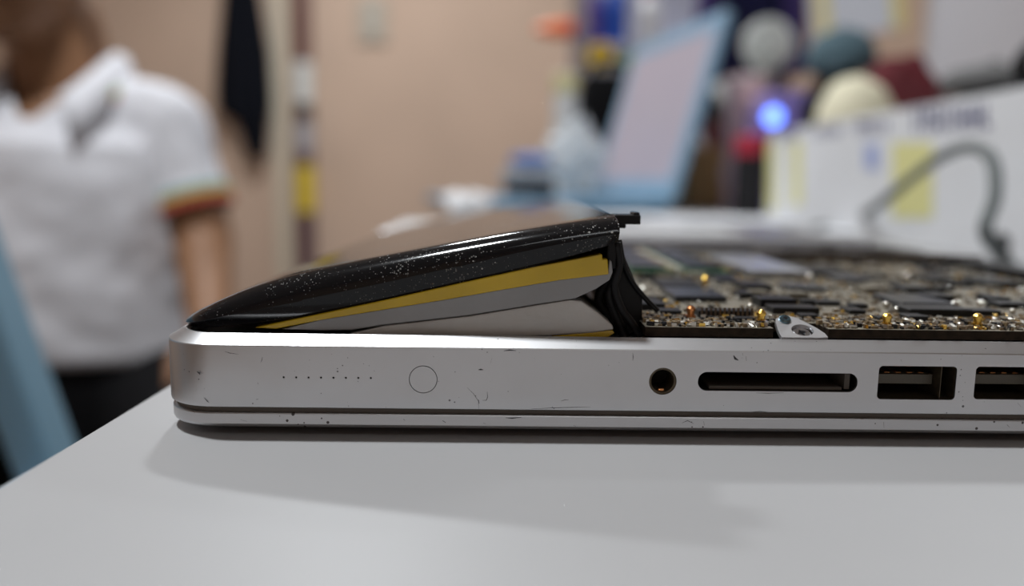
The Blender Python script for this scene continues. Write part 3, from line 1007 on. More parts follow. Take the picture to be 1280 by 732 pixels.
def bottle(px, py_top, Y, zbase, r, m, mcap, name, label, cat, grp=None):
    p = at_y(px, py_top, Y)
    h = p.z - zbase
    t = thing(name, label, cat, (p.x, Y, zbase), 0, grp)
    MB().lathe([(r * .9, 0), (r, .004), (r, h * .6), (r * .8, h * .72), (r * .42, h * .8), (r * .42, h * .86)], (0, 0, 0), 24).build('body', m, t, smooth=40)
    MB().lathe([(r * .5, h * .84), (r * .5, h * .99), (r * .4, h)], (0, 0, 0), 18).build('cap', mcap, t, smooth=30)
    return t


zb = bz - 0.001
bottle(771, -35, SY + .06, zb, .030, mat('royal_blue_plastic', (0.02, 0.08, 0.42), 0.3), m_white, 'blue_bottle', 'royal blue plastic bottle with a white cap on the lavender shelf', 'bottle')
bottle(745, -28, SY + .06, zb, .020, mat('violet_plastic', (0.10, 0.06, 0.28), 0.4), m_white, 'violet_bottle', 'slim violet bottle with a white cap on the lavender shelf', 'bottle')
bottle(812, -18, SY + .06, zb, .030, mat('white_plastic', (0.72, 0.72, 0.74), 0.35), mat('pink_cap', (0.65, 0.35, 0.38), 0.4), 'white_bottle', 'white plastic bottle with a pink cap on the lavender shelf', 'bottle')


def tape_roll(px, py, Y, zbase, r, w, m, name, label):
    p = at_y(px, py, Y)
    t = thing(name, label, 'tape roll', (p.x, Y, zbase))
    M = Matrix.Rotation(pi / 2, 3, 'X')
    MB().lathe([(r * .4, -w / 2), (r, -w / 2), (r, w / 2), (r * .4, w / 2), (r * .4, -w / 2)], (0, 0, r), 28, M, cap=False).build('tape', m, t, smooth=30)
    MB().lathe([(r * .34, -w / 2), (r * .4, -w / 2), (r * .4, w / 2), (r * .34, w / 2), (r * .34, -w / 2)], (0, 0, r), 28, M, cap=False).build('core', mat('kraft', (0.36, 0.24, 0.12), 0.8), t, smooth=30)
    return t


# small cartons stacked behind the bag carry the yellow and green rolls
px0 = at_y(772, 90, 1.76)
t = thing('parts_box', 'narrow grey parts box standing behind the black bag', 'box', (px0.x, 1.755, TZ), 0)
hb = at_y(772, 86, 1.74).z - TZ
MB().box((0, 0, hb / 2 - .002), (0.13, 0.045, hb - .004)).build('carton', mat('grey_card', (0.25, 0.25, 0.27), 0.7), t, bevel=0.002)
MB().box((0, 0, hb - .010), (0.134, 0.049, 0.018)).build('lid', mat('grey_card_lid', (0.32, 0.32, 0.35), 0.7), t, bevel=0.002)
tape_roll(750, 68, 1.755, TZ + hb, .027, .04, mat('yellow_tape', (0.85, 0.56, 0.02), 0.4), 'yellow_tape_roll', 'yellow tape roll standing on top of the grey parts box')
tape_roll(788, 76, 1.755, TZ + hb, .017, .03, mat('green_tape', (0.24, 0.50, 0.20), 0.4), 'green_tape_roll', 'small green tape roll standing on top of the grey parts box')
# orange-handled screwdriver hooked on the shelf post
ps = at_y(712, 37, SY - .02)
t = thing('screwdriver', 'orange-handled screwdriver sticking out sideways from the shelf post', 'screwdriver', (ps.x, SY - .02, ps.z))
My = Matrix.Rotation(-pi / 2, 3, 'Y')
MB().lathe([(0.010, 0.0), (0.019, 0.006), (0.021, 0.02), (0.018, 0.04), (0.015, 0.058), (0.009, 0.072), (0.004, 0.082)], (0, 0, 0), 18, My).build('handle', mat('orange_plastic', (0.95, 0.20, 0.05), 0.35, emit=(1, .2, .05), estr=0.0), t, smooth=40)
MB().lathe([(0.021, -0.010), (0.020, 0.004), (0.012, 0.006)], (0, 0, 0), 18, My).build('red_collar', mat('red_plastic', (0.62, 0.03, 0.05), 0.35), t, smooth=40)
MB().lathe([(0.003, -0.055), (0.003, 0.0)], (0, 0, 0), 10, My).build('blade', m_steel, t)

# navy jacket hanging on the shelf's right half
pj = at_y(925, 60, 1.86)
jt = at_y(925, -60, 1.86).z
jb = at_y(925, 120, 1.86).z
t = thing('navy_jacket', 'dark navy jacket hanging in front of the shelf unit', 'jacket', (pj.x, 1.80, jb))
mb = MB()
rr = []
H = jt - jb
for z, sx, sy in ((0, .085, .018), (.02, .09, .022), (H * .4, .085, .024), (H * .75, .075, .024), (H * .9, .055, .022), (H, .02, .016)):
    rr.append([(sx * cos(2 * pi * i / 40) , sy * sin(2 * pi * i / 40) * (1 + .5 * sin(i * 1.9)) , z + .006 * sin(i * .9) * (1 if z < .05 else 0)) for i in range(40)])
mb.loft(rr).build('body', mat('navy_cloth', (0.012, 0.012, 0.05), 0.9, spec=0.2, noise_amt=.3, noise_scale=10), t, smooth=60)
for sx in (-1, 1):
    MB().tube(smooth_curve([(sx * .045, 0, H * .9), (sx * .085, -.012, H * .72), (sx * .095, -.018, H * .4), (sx * .09, -.018, H * .12)], 6), 0.026, 12).build('sleeve', mat('dark_violet_cloth', (0.035, 0.02, 0.11), 0.9), t, smooth='all')
MB().tube(smooth_curve([(0, 0, H), (0, 0, H + .05), (.012, 0.02, H + .07), (0.0, .045, H + .06)], 6), 0.003, 8).build('hanger_hook', m_steel, t, smooth='all')
# white ruler lying across the stuff, brown carton, bottle, canister
p0 = at_y(870, 104, 1.62)
p1 = at_y(944, 84, 1.62)
# kraft carton
k0 = at_y(884, 268, 1.34)
kt = at_y(884, 184, 1.34).z - TZ
t = thing('kraft_carton', 'small kraft cardboard carton with a pale label behind the blue laptop screen', 'carton', (k0.x, 1.34, TZ), 0.12)
MB().box((0, 0, kt / 2), (0.10, 0.075, kt)).build('body', mat('kraft_card', (0.34, 0.23, 0.10), 0.75, noise_amt=.1), t, bevel=0.002)
MB().box((0.022, -0.0385, kt * .60), (0.032, 0.001, 0.028)).build('label', mat('pale_label', (0.55, 0.60, 0.62), 0.6), t)
MB().box((0.035, -0.0385, kt * .22), (0.03, 0.001, kt * .40)).build('red_print', mat('brown_red_print', (0.25, 0.05, 0.02), 0.6), t)
MB().box((0, 0, kt + .0006), (0.028, 0.076, 0.0012)).build('packing_tape', mat('packing_tape', (0.42, 0.30, 0.15), 0.25), t)
# maroon box and bottle stacked behind it
q = at_y(905, 170, 1.50)
qh = at_y(905, 135, 1.50).z - TZ
t = thing('maroon_box', 'dark maroon box standing behind the kraft carton', 'box', (q.x, 1.50, TZ), 0)
MB().box((0, 0, qh / 2), (0.065, 0.06, qh)).build('body', mat('maroon_card', (0.07, 0.012, 0.014), 0.6), t, bevel=0.002)
MB().box((0, 0, qh - .012), (0.068, 0.063, 0.026)).build('lid', mat('black_card', (0.012,) * 3, 0.6), t, bevel=0.002)
o = tag(crumple(MB().ellipsoid((0, 0, .018), (.022, .02, .018), 18, 12), .005, 60, 8).build('paper_ball', mat('pale_paper', (0.60, 0.62, 0.58), 0.9), smooth='all'), 'small crumpled pale paper ball on the maroon box', 'paper ball')
o.location = (q.x + .004, 1.50, TZ + qh + .002)
rul = thing('white_ruler', 'long white ruler lying over the grey shelf rest behind the maroon box', 'ruler', (p0.x, 1.70, 0), 0)
bottle(868, 140, 1.46, TZ, .022, mat('white_plastic', (0.72, 0.72, 0.74)), mat('grey_cap', (0.45, 0.45, 0.48), 0.4), 'white_spray_bottle', 'slim white bottle with a grey cap between the kraft carton and the blue screen', 'bottle')
# grey organiser that carries the ruler
gh = p0.z - TZ - .006
bpy.data.objects.remove(rul)
t = thing('organiser_box', 'dark organiser box with a white ruler-like rail across its top behind the maroon box', 'box', ((p0.x + p1.x) / 2 - .005, 1.70, TZ), 0)
MB().box((0, 0, gh / 2), (0.13, 0.07, gh)).build('body', mat('dark_navy_card', (0.015, 0.015, 0.03), 0.6), t, bevel=0.003)
dl = (p1 - p0)
MB().box((0, -.038, gh + .006), (dl.length, 0.006, 0.018), Matrix.Rotation(-atan2(dl.z, dl.x), 3, 'Y')).build('white_rail', m_white, t, bevel=0.001)

# black canister with red lid, pink tub
c0 = at_y(938, 268, 1.06)
ch = at_y(938, 190, 1.06).z - TZ
t = thing('black_canister', 'black canister with a red lid beside the white carton', 'canister', (c0.x + .002, 1.08, TZ))
MB().lathe([(.019, 0), (.021, .003), (.021, ch - .002), (.019, ch)], (0, 0, 0), 28).build('body', mat('black_tin', (0.008, 0.008, 0.010), 0.45), t, smooth=30)
MB().lathe([(.0215, ch - .004), (.0225, ch), (.0225, ch + .018), (.020, ch + .022), (.004, ch + .023)], (0, 0, 0), 28).build('lid', mat('red_lid', (0.45, 0.02, 0.05), 0.4), t, smooth=30)
pt = at_y(934, 102, 1.24)
ph = pt.z - TZ
t = thing('pink_tub', 'tall pale pink plastic tub standing behind the black canister', 'tub', (pt.x, 1.24, TZ))
MB().lathe([(.024, 0), (.025, .003), (.030, ph - .014), (.033, ph - .012), (.033, ph), (.029, ph), (.027, .01)], (0, 0, 0), 30).build('body', mat('pink_plastic', (0.95, 0.66, 0.66), 0.5), t, smooth=40)
MB().lathe([(.0345, ph - .008), (.0345, ph + .004), (.03, ph + .006)], (0, 0, 0), 30).build('lid', mat('pale_pink_lid', (0.72, 0.55, 0.54), 0.45), t, smooth=30)

# little desk fan
fp = at_y(960, 56, 1.52)
t = thing('desk_fan', 'small round white desk fan standing behind the pink tub', 'fan', (fp.x, 1.52, TZ))
fz = fp.z - TZ
Mx = Matrix.Rotation(pi / 2, 3, 'X')
m_fw = mat('fan_white', (0.74, 0.77, 0.75), 0.35)
R = 0.042
gd = MB()
for r_, y_ in ((R, 0), (R * .8, -.010), (R * .6, -.014), (R * .4, -.016), (R * .85, .016)):
    gd.tube([(r_ * cos(2 * pi * i / 40), y_, fz + r_ * sin(2 * pi * i / 40)) for i in range(41)], .0022 if r_ < R else .006, 6, False)
for i in range(24):
    a = 2 * pi * i / 24
    gd.tube([(R * cos(a), 0, fz + R * sin(a)), (R * .6 * cos(a), -.014, fz + R * .6 * sin(a)), (R * .3 * cos(a), -.017, fz + R * .3 * sin(a))], .0013, 5)
gd.build('guard', m_fw, t, smooth=40)
for i in range(4):
    a = 2 * pi * i / 4 + .4
    M = Matrix.Rotation(a, 3, 'Y')
    MB().box(M @ Vector((R * .5, .008, 0)) + Vector((0, 0, fz)), (R * .75, .002, R * .55), M @ Matrix.Rotation(.4, 3, 'X')).build('blade', mat('fan_blade_grey', (0.30, 0.42, 0.36), 0.4), t, bevel=.0008)
MB().lathe([(.010, -.016), (.013, -.012), (.014, .01), (.022, .02), (.022, .05), (.016, .058)], (0, 0, fz), 20, Matrix.Rotation(-pi / 2, 3, 'X')).build('motor', m_fw, t, smooth=35)
MB().tube([(0.003, .03, fz - .015), (.003, .03, fz - .10), (.003, .02, .02)], [.012, .013, .016], 14).build('stem', m_fw, t, smooth=35)
MB().lathe([(.048, 0), (.050, .006), (.045, .018), (.022, .024)], (0.003, .02, 0), 28).build('base', m_fw, t, smooth=35)

# purple device with a blue light
d0 = at_y(992, 140, 1.12)
dz = at_y(992, 116, 1.12).z - TZ
t = thing('purple_device', 'purple plastic device with a glowing blue light behind the white carton', 'device', (d0.x, 1.12, TZ))
rr = [[(x, y, z) for x, y in rrect(-sx, sx, -.03, .03, .012, 5)] for z, sx in ((0, .056), (.005, .058), (dz * .8, .056), (dz * .95, .050), (dz, .042))]
MB().loft(rr).build('body', mat('purple_plastic', (0.26, 0.20, 0.50), 0.45), t, smooth=40)
lz = at_y(966, 146, 1.09).z - TZ
lx = at_y(966, 146, 1.09).x - d0.x
MB().lathe([(.0115, 0), (.0115, .004), (.007, .007)], (lx, -.030, lz), 18, Mx).build('blue_light', mat('blue_led', (0.1, 0.2, 0.9), 0.3, emit=(0.13, 0.25, 1.0), estr=5.0), t, smooth=30)

# long white carton along the right of the table
CXL = 0.305
cy1 = at_x(958, 266, CXL).y
czt = at_x(962, 166, CXL).z
CZH = czt - TZ
cy0 = 0.28
cw = 0.34
wc_ = thing('white_carton', 'long white carton with yellow and dark blue printing, open on top', 'carton', (CXL + cw / 2, (cy0 + cy1) / 2, TZ))
hx, hy = cw / 2, (cy1 - cy0) / 2
m_cart = mat('carton_white', (0.70, 0.71, 0.73), 0.6, noise_amt=.05, noise_scale=12)
MB().box((-hx + .0015, 0, CZH / 2), (.003, 2 * hy, CZH)).build('side_panel', m_cart, wc_)
MB().box((hx - .0015, 0, CZH / 2), (.003, 2 * hy, CZH)).build('side_panel', m_cart, wc_)
MB().box((0, -hy + .0015, CZH / 2), (2 * hx - .006, .003, CZH)).build('end_panel', m_cart, wc_)
MB().box((0, hy - .0015, CZH / 2), (2 * hx - .006, .003, CZH)).build('end_panel', m_cart, wc_)
MB().box((0, 0, .0015), (2 * hx - .006, 2 * hy - .006, .003)).build('bottom_panel', m_cart, wc_)
m_yel = mat('yellow_print', (0.70, 0.67, 0.30), 0.6)
m_ink = mat('dark_blue_ink', (0.05, 0.05, 0.16), 0.6)
m_ink2 = mat('pale_blue_ink', (0.30, 0.36, 0.62), 0.6)


def print_px(x0, y0, x1, y1, m, name='printed_patch', skew=0.0):
    a = at_x(x0, y0, CXL)
    b = at_x(x1, y0, CXL)
    c = at_x(x1, y1, CXL)
    d = at_x(x0, y1, CXL)
    org = wc_.location
    pts = [(-hx - .0006, p.y - org.y, min(p.z, czt - .001) - org.z) for p in (a, b, c, d)]
    mb = MB()
    mb.loft([pts, [(q[0] + .0005, q[1], q[2]) for q in pts]])
    return mb.build(name, m, wc_)


print_px(960.5, 176, 970, 262, m_yel)
print_px(990, 176, 1002, 256, m_yel)
print_px(1116, 178, 1166, 272, m_yel)
print_px(1082, 180, 1098, 212, m_ink2)
rl = random.Random(4)
for (x0, x1, y0, y1, n) in ((976, 998, 162, 177, 3), (1020, 1052, 156, 172, 4), (1072, 1114, 151, 168, 5), (1144, 1240, 134, 166, 9)):
    for i in range(n):   # worn, unreadable lettering strokes
        w_ = (x1 - x0) / n
        xa = x0 + i * w_
        sl = -0.14
        ya, yb = y0 + (xa - x0) * sl * .4, y1 + (xa - x0) * sl * .4
        print_px(xa, ya, xa + w_ * .34, yb, m_ink, 'printed_stroke')
        if rl.random() < .75:
            yy = rl.uniform(ya, yb - 5)
            print_px(xa + w_ * .34, yy, xa + w_ * .82, yy + 5, m_ink, 'printed_stroke')


# soft things piled in the carton
def cap_thing(px, py, Y, r, h, m, m2, name, label, rz, zb, cat='cap', tilt=0.0):
    p = at_y(px, py, Y)
    t = thing(name, label, cat, (p.x, Y, zb), rz)
    t.rotation_euler = (tilt, 0, rz)
    mb = MB().lathe([(r, 0), (r * 1.0, h * .25), (r * .93, h * .55), (r * .74, h * .82), (r * .4, h * .97), (r * .05, h)], (0, 0, 0), 30)
    crumple(mb, r * .06, 20, px)
    mb.build('crown', m, t, smooth='all')
    br = MB()
    rr = []
    for s_, zz in ((0, .002), (0, .006)):
        ring_ = []
        for i in range(21):
            a = pi + pi * i / 20
            ring_.append((cos(a) * r * .98, sin(a) * r * .8, zz))
        for i in range(20, -1, -1):
            a = pi + pi * i / 20
            ring_.append((cos(a) * r * .98, sin(a) * r * 1.7, zz - .012 + .012 * abs(cos(a))))
        rr.append(ring_)
    br.loft(rr).build('brim', m2, t)
    MB().ellipsoid((0, 0, h), (.006, .006, .004), 10, 6).build('button', m2, t, smooth='all')
    return t


zc_ = TZ + .0032
def bundle(px, pyt, Y, rx, ry, m, name, label, cat, seed, zbase=None, amp=.012):
    p = at_y(px, pyt, Y)
    zb_ = zc_ if zbase is None else zbase
    h = p.z - zb_
    mb = MB().ellipsoid((0, 0, h / 2), (rx, ry, h / 2), 34, 24)
    mb.v = [(v[0], v[1], h * (v[2] / h) ** .8 if v[2] > 0 else 0) for v in mb.v]
    crumple(mb, amp, 22, seed)
    mn = min(v[2] for v in mb.v)
    mb.v = [(v[0], v[1], v[2] - mn) for v in mb.v]
    o = mb.build(name, m, smooth='all')
    tag(o, label, cat)
    o.location = (p.x, Y, zb_)
    return o


bundle(1072, 92, .84, .038, .045, mat('cream_cloth', (0.74, 0.70, 0.52), 0.85), 'cream_pouch', 'rounded cream cloth bundle in the white carton', 'cloth bundle', 1, amp=.006)
bundle(1130, 58, .895, .046, .034, mat('maroon_cloth', (0.11, 0.012, 0.018), 0.9, noise_amt=.3, noise_scale=20), 'maroon_cloth', 'dark maroon cloth bundle heaped in the white carton', 'cloth bundle', 2, amp=.012)
b_ = bundle(1048, 78, .965, .040, .028, mat('black_cloth', (0.006, 0.006, 0.007), 0.9, spec=0.2), 'black_cloth', 'black cloth bundle underneath the teal cap', 'cloth bundle', 4, amp=.006)
zt2 = at_y(1048, 92, .965).z
cap_thing(1052, 60, .965, .040, at_y(1052, 40, .965).z - zt2, mat('teal_cloth', (0.075, 0.13, 0.16), 0.85), mat('teal_dark_cloth', (0.04, 0.07, 0.09), 0.85), 'baseball_cap', 'greyish teal cap on top of the black cloth bundle', -.5, zt2 + .003)
bundle(1242, 116, .66, .045, .05, mat('grey_cloth', (0.12, 0.12, 0.12), 0.9), 'grey_cloth', 'dark grey cloth bundle supporting the grey cap', 'cloth bundle', 6, amp=.006)
zt3 = at_y(1242, 114, .66).z
cap_thing(1242, 100, .66, .040, at_y(1242, 84, .66).z - zt3, mat('dark_grey_cap_cloth', (0.13, 0.13, 0.13), 0.85), mat('dark_grey_brim', (0.09, 0.09, 0.09), 0.85), 'baseball_cap', 'dark grey cap lying low over the edge of the white carton', .6, zt3 + .002)
ph0 = at_y(1285, 118, .50)
t = thing('bent_tool', 'black bent tool poking out of the white carton beside the grey cap', 'tool', (ph0.x, .50, zc_))
MB().tube(smooth_curve([(0, 0, 0), (0, 0, .06), (.0, 0, ph0.z - zc_), (-.006, 0, ph0.z - zc_ + .018), (.004, 0, ph0.z - zc_ + .032)], 6), .005, 10).build('shaft', m_black, t, smooth='all')
MB().lathe([(.012, 0), (.012, .01), (.006, .014)], (0, 0, 0), 14).build('foot', m_black, t)

# looping grey cable in front of the carton
pts = [at_z(1020, 284, TZ + .004), at_z(1062, 277, TZ + .005), at_y(1095, 258, .60), at_y(1140, 222, .55), at_y(1180, 194, .50), at_y(1215, 184, .47), at_y(1240, 200, .44), at_y(1244, 245, .42), at_y(1232, 290, .40)]
e0 = at_z(1262, 330, TZ + .0045)
pts += [e0, at_z(1300, 352, TZ + .0042), at_z(1400, 356, TZ + .0042)]
o = MB().tube(smooth_curve(pts, 8), .0034, 10).build('looped_cable', mat('grey_cable', (0.085, 0.10, 0.10), 0.5), smooth='all')
tag(o, 'dark grey cable looping up from the table in front of the white carton', 'cable')

# loose papers on the table
rp = random.Random(3)
for i, (px, py, a, w_, l_, lab) in enumerate(((905, 277, .2, .21, .15, 'white paper sheet lying between the opened laptop and the kraft carton'),
                                             (1120, 290, -.5, .13, .17, 'white paper sheet lying under the looped cable'),
                                             (800, 272, .9, .15, .10, 'small white paper slip lying before the blue laptop hinge'))):
    p = at_z(px, py, TZ)
    n = 8
    vs = []
    for iy in range(n + 1):
        for ix in range(n + 1):
            x, y = (ix / n - .5) * w_, (iy / n - .5) * l_
            vs.append((x, y, .0006 + .0016 * (1 + noise.noise(Vector((x * 14, y * 14, i * 9.0))))))
    mb = MB().add(vs, [(r * (n + 1) + c, r * (n + 1) + c + 1, (r + 1) * (n + 1) + c + 1, (r + 1) * (n + 1) + c) for r in range(n) for c in range(n)])
    o = mb.build('paper_sheet', mat('paper_white', (0.76, 0.77, 0.80), 0.7), smooth='all')
    md = o.modifiers.new('thick', 'SOLIDIFY')
    md.thickness = .0003
    tag(o, lab, 'paper', 'loose papers on the table')
    o.location = (p.x, p.y, TZ)
    o.rotation_euler = (0, 0, a)

# ------------------------------------------------------------------ things on the back wall
WY = YB
# dark garment on a hook
gx = at_y(305, 100, WY - .05)
gtop = at_y(305, -70, WY - .05).z
gbot = at_y(318, 198, WY - .05).z
t = thing('hanging_garment', 'black garment hanging from a hook on the peach wall', 'garment', (gx.x, WY - .055, gbot))
H = gtop - gbot
rr = []
for f_, cx_, sx, sy in ((0, .045, .030, .016), (.05, .042, .045, .022), (.17, .030, .062, .030), (.22, .002, .104, .034), (.3, 0, .108, .036), (.5, .004, .100, .036), (.75, .004, .072, .034), (.9, .002, .055, .03), (1, 0, .03, .02)):
    rr.append([(cx_ + sx * cos(2 * pi * i / 40), sy * (1 + .3 * sin(i * 1.7)) * sin(2 * pi * i / 40), H * f_) for i in range(40)])
MB().loft(rr).build('cloth', mat('black_navy_cloth', (0.004, 0.005, 0.009), 0.9, spec=0.15), t, smooth=60)
MB().tube(smooth_curve([(0, .054, H + .02), (0, .02, H + .02), (0, 0, H + .01), (0, -.01, H + .03)], 6), .006, 8).build('hook', m_steel, t, smooth='all')
MB().lathe([(.018, 0), (.018, .006)], (0, .054, H + .02), 16, Mx).build('hook_plate', m_steel, t)

# tall banded tube leaning at the wall
pw = at_y(380, 160, WY - .06)
t = thing('banded_tube', 'tall dark tube with white and yellow bands standing against the wall', 'tube', (pw.x, WY - .06, 0))
TR = .034
segs = []
zs = [0] + [at_y(380, y, WY - .06).z for y in (320, 265, 207, 190, 168, 152, 130, 78)] + [at_y(380, -90, WY - .06).z]
cols = [('tube_purple_brown', (0.10, 0.05, 0.065)), ('tube_purple_brown', (0.10, 0.05, 0.065)), ('tube_yellow', (0.68, 0.50, 0.02)), ('tube_purple_brown', (0.10, 0.05, 0.065)), ('tube_grey', (0.38, 0.37, 0.40)),
        ('tube_grey', (0.38, 0.37, 0.40)), ('tube_dark', (0.05, 0.025, 0.02)), ('tube_white', (0.66, 0.68, 0.66)), ('tube_maroon', (0.15, 0.07, 0.06))]
for i in range(9):
    r0 = TR * (1.0 if i in (0, 1, 3, 6, 8) else 1.06)
    MB().lathe([(r0, zs[i]), (r0, zs[i + 1])], (0, 0, 0), 24).build('band', mat(cols[i][0], cols[i][1], 0.5), t, smooth=40)
MB().lathe([(TR * 1.1, zs[-1] - .01), (TR * 1.1, zs[-1] + .01), (TR * .8, zs[-1] + .02)], (0, 0, 0), 24).build('end_cap', m_black, t, smooth=30)
# cream cable trunking beside it
pc = at_y(352, 160, WY)
t = thing('cable_trunking', 'cream cable trunking strip running up the wall beside the banded tube', 'trunking', (pc.x, WY, 0))
MB().box((0, -.008, 1.15), (.055, .016, 2.3)).build('channel', mat('trunking_cream', (0.62, 0.55, 0.43), 0.5), t, bevel=.002)
MB().box((0, -.017, 1.15), (.045, .003, 2.3)).build('cover', mat('trunking_cream_cover', (0.64, 0.57, 0.45), 0.5), t, bevel=.001)
# wall switch
sw = at_y(466, 26, WY)
t = thing('wall_switch', 'greyish wall switch plate high on the peach wall', 'switch', (sw.x, WY, sw.z))
MB().box((0, -.006, 0), (.12, .012, .17)).build('plate', mat('switch_grey', (0.46, 0.39, 0.31), 0.5), t, bevel=.003)
for z in (-.035, .035):
    MB().box((0, -.014, z), (.05, .008, .05)).build('rocker', mat('switch_pale', (0.50, 0.48, 0.42), 0.4), t, bevel=.002)
# poster and whiteboard
a, b = at_y(1008, 40, WY), at_y(1128, -60, WY)
t = thing('wall_poster', 'pale blue paper poster with yellow strips on the back wall', 'poster', ((a.x + b.x) / 2, WY, (a.z + b.z) / 2))
Mr = Matrix.Rotation(radians(-9), 3, 'Y')
w_, h_ = b.x - a.x, b.z - a.z + .02
MB().box((0, -.003, 0), (w_, .002, h_), Mr).build('sheet', mat('poster_paleblue', (0.62, 0.66, 0.74), 0.6), t)
for fx in (-.36, .46):
    MB().box(Mr @ Vector((w_ * fx, -.0048, 0)), (.05, .001, h_ * .98), Mr).build('yellow_strip', mat('poster_yellow', (0.72, 0.64, 0.28), 0.6), t)
a, b = at_y(1152, 118, WY), at_y(1420, -130, WY)
bx = min(b.x, X1 - .05)
t = thing('whiteboard', 'large white board with a thin frame on the back wall above the white carton', 'whiteboard', ((a.x + bx) / 2, WY, (a.z + b.z) / 2))
w_, h_ = bx - a.x, b.z - a.z
MB().box((0, -.008, 0), (w_ - .02, .012, h_ - .02)).build('panel', mat('whiteboard_white', (0.72, 0.74, 0.80), 0.25), t)
for c, s_ in (((0, h_ / 2), (w_, .022)), ((0, -h_ / 2), (w_, .022)), ((-w_ / 2, 0), (.022, h_)), ((w_ / 2, 0), (.022, h_))):
    MB().box((c[0], -.010, c[1]), (s_[0], .018, s_[1])).build('frame_bar', mat('board_frame', (0.62, 0.62, 0.66), 0.4), t, bevel=.002)

# ------------------------------------------------------------------ light blue chair at the table's left side
m_chair = mat('light_blue_chair_plastic', (0.25, 0.43, 0.56), 0.45)
f1 = at_y(58, 575, .46)      # low point of the visible stile
f2 = at_y(-14, 380, .46)
ch_ = thing('blue_chair', 'light blue plastic chair pushed against the white table beside the laptop', 'chair', (-.16, .30, 0))
co = Vector((-.16, .30, 0))
dirn = (f2 - f1).normalized()
bot = f1 - dirn * ((f1.z - .44) / dirn.z)
topp = f1 + dirn * ((.86 - f1.z) / dirn.z)
wy = .030


def slab(a, b, wx, wyy, name):
    a = Vector(a)
    b = Vector(b)
    d = (b - a).normalized()
    x = d.cross(Vector((0, 1, 0))).normalized()
    y = x.cross(d)
    M = Matrix((x, y, d)).transposed()
    return MB().box((a + b) / 2, (wx, wyy, (b - a).length), M).build(name, m_chair, ch_, bevel=.004)


for yy in (.46, .10):
    bb_ = Vector((bot.x, yy, bot.z)) - co
    tt = Vector((topp.x, yy, topp.z)) - co
    slab(bb_, tt, .026, .030, 'back_stile')
for s_, sh_w in ((.40, .024), (.84, .055), (.96, .05)):
    q = bot.lerp(topp, s_) - co
    MB().box((q.x, -.02, q.z), (.014, .33, sh_w), Matrix.Rotation(atan2(dirn.x, dirn.z), 3, 'Y')).build('back_slat', m_chair, ch_, bevel=.004)
sx0, sx1 = bot.x - co.x - .02, bot.x - co.x + .40
rrs = [[(x, y, z) for x, y in rrect(sx0, sx1, -.22, .18, .05, 6)] for z in (.415, .425, .44, .445)]
MB().loft(rrs).build('seat', m_chair, ch_, smooth=30)
for x in (sx0 + .04, sx1 - .04):
    for y in (-.19, .15):
        o_ = .03 if x < 0 else -.02
        MB().tube([(x, y, .42), (x - o_, y * 1.05, 0.0)], [.022, .016], 12).build('leg', m_chair, ch_, smooth=40)

# ------------------------------------------------------------------ seated person
m_skin = mat('skin', (0.29, 0.145, 0.072), 0.5, noise_amt=.06, noise_scale=25)
m_shirt = mat('white_polo_cloth', (0.70, 0.70, 0.74), 0.85, bump=.5, bump_scale=14)
m_trou = mat('black_trousers', (0.005, 0.005, 0.006), 0.9, spec=0.15)
m_hair = mat('black_hair', (0.010, 0.008, 0.007), 0.6)
PY = 1.10
pc0 = at_y(52, 160, PY - .05)
PX = pc0.x
person = thing('person', 'person in a white polo shirt with striped sleeve cuffs and black trousers, seated', 'person', (PX, PY, 0))
OR = Vector((PX, PY, 0))


def W2(px, py, Y):
    return at_y(px, py, Y) - OR


chin = W2(58, 46, 1.0)
neckb = W2(88, 128, PY + .01)
shR = W2(206, 160, PY + .01)
shL = Vector((-.205, shR.y + .02, shR.z - .005))
zS = shR.z
zH = .475                                       # hip centre
headc = Vector((neckb.x - .020, -.045, chin.z + .105))
elR = W2(254, 302, PY - .01)
wrR = W2(263, 408, .98)
elL = Vector((shL.x - .06, .03, elR.z - .01))
knR = Vector((.38, -.38, .485))
knL = Vector((-.17, -.42, .49))
anR = Vector((.36, -.33, .09))
anL = Vector((-.18, -.34, .09))
hipR = Vector((.105, .02, zH))
hipL = Vector((-.095, .02, zH))
wrL = knL + Vector((.02, .20, .105))


def ell(z, rx, ry, cx=0.0, cy=0.0, n=28):
    return [(cx + rx * cos(2 * pi * i / n), cy + ry * sin(2 * pi * i / n), z) for i in range(n)]


def torso(mb, g, top=True, z0=.40):
    zz = [z0, max(.46, z0 + .004), max(.54, z0 + .012), .62, .70, .78, .83, zS - .01, zS + .03]
    rx = [.150, .168, .164, .156, .152, .150, .142, .115, .078]
    ry = [.105, .125, .130, .130, .122, .115, .108, .090, .068]
    rings_ = [ell(z, a + g, b + g, 0, .02 - .02 * (z - .4)) for z, a, b in zip(zz, rx, ry)]
    mb.loft(rings_)


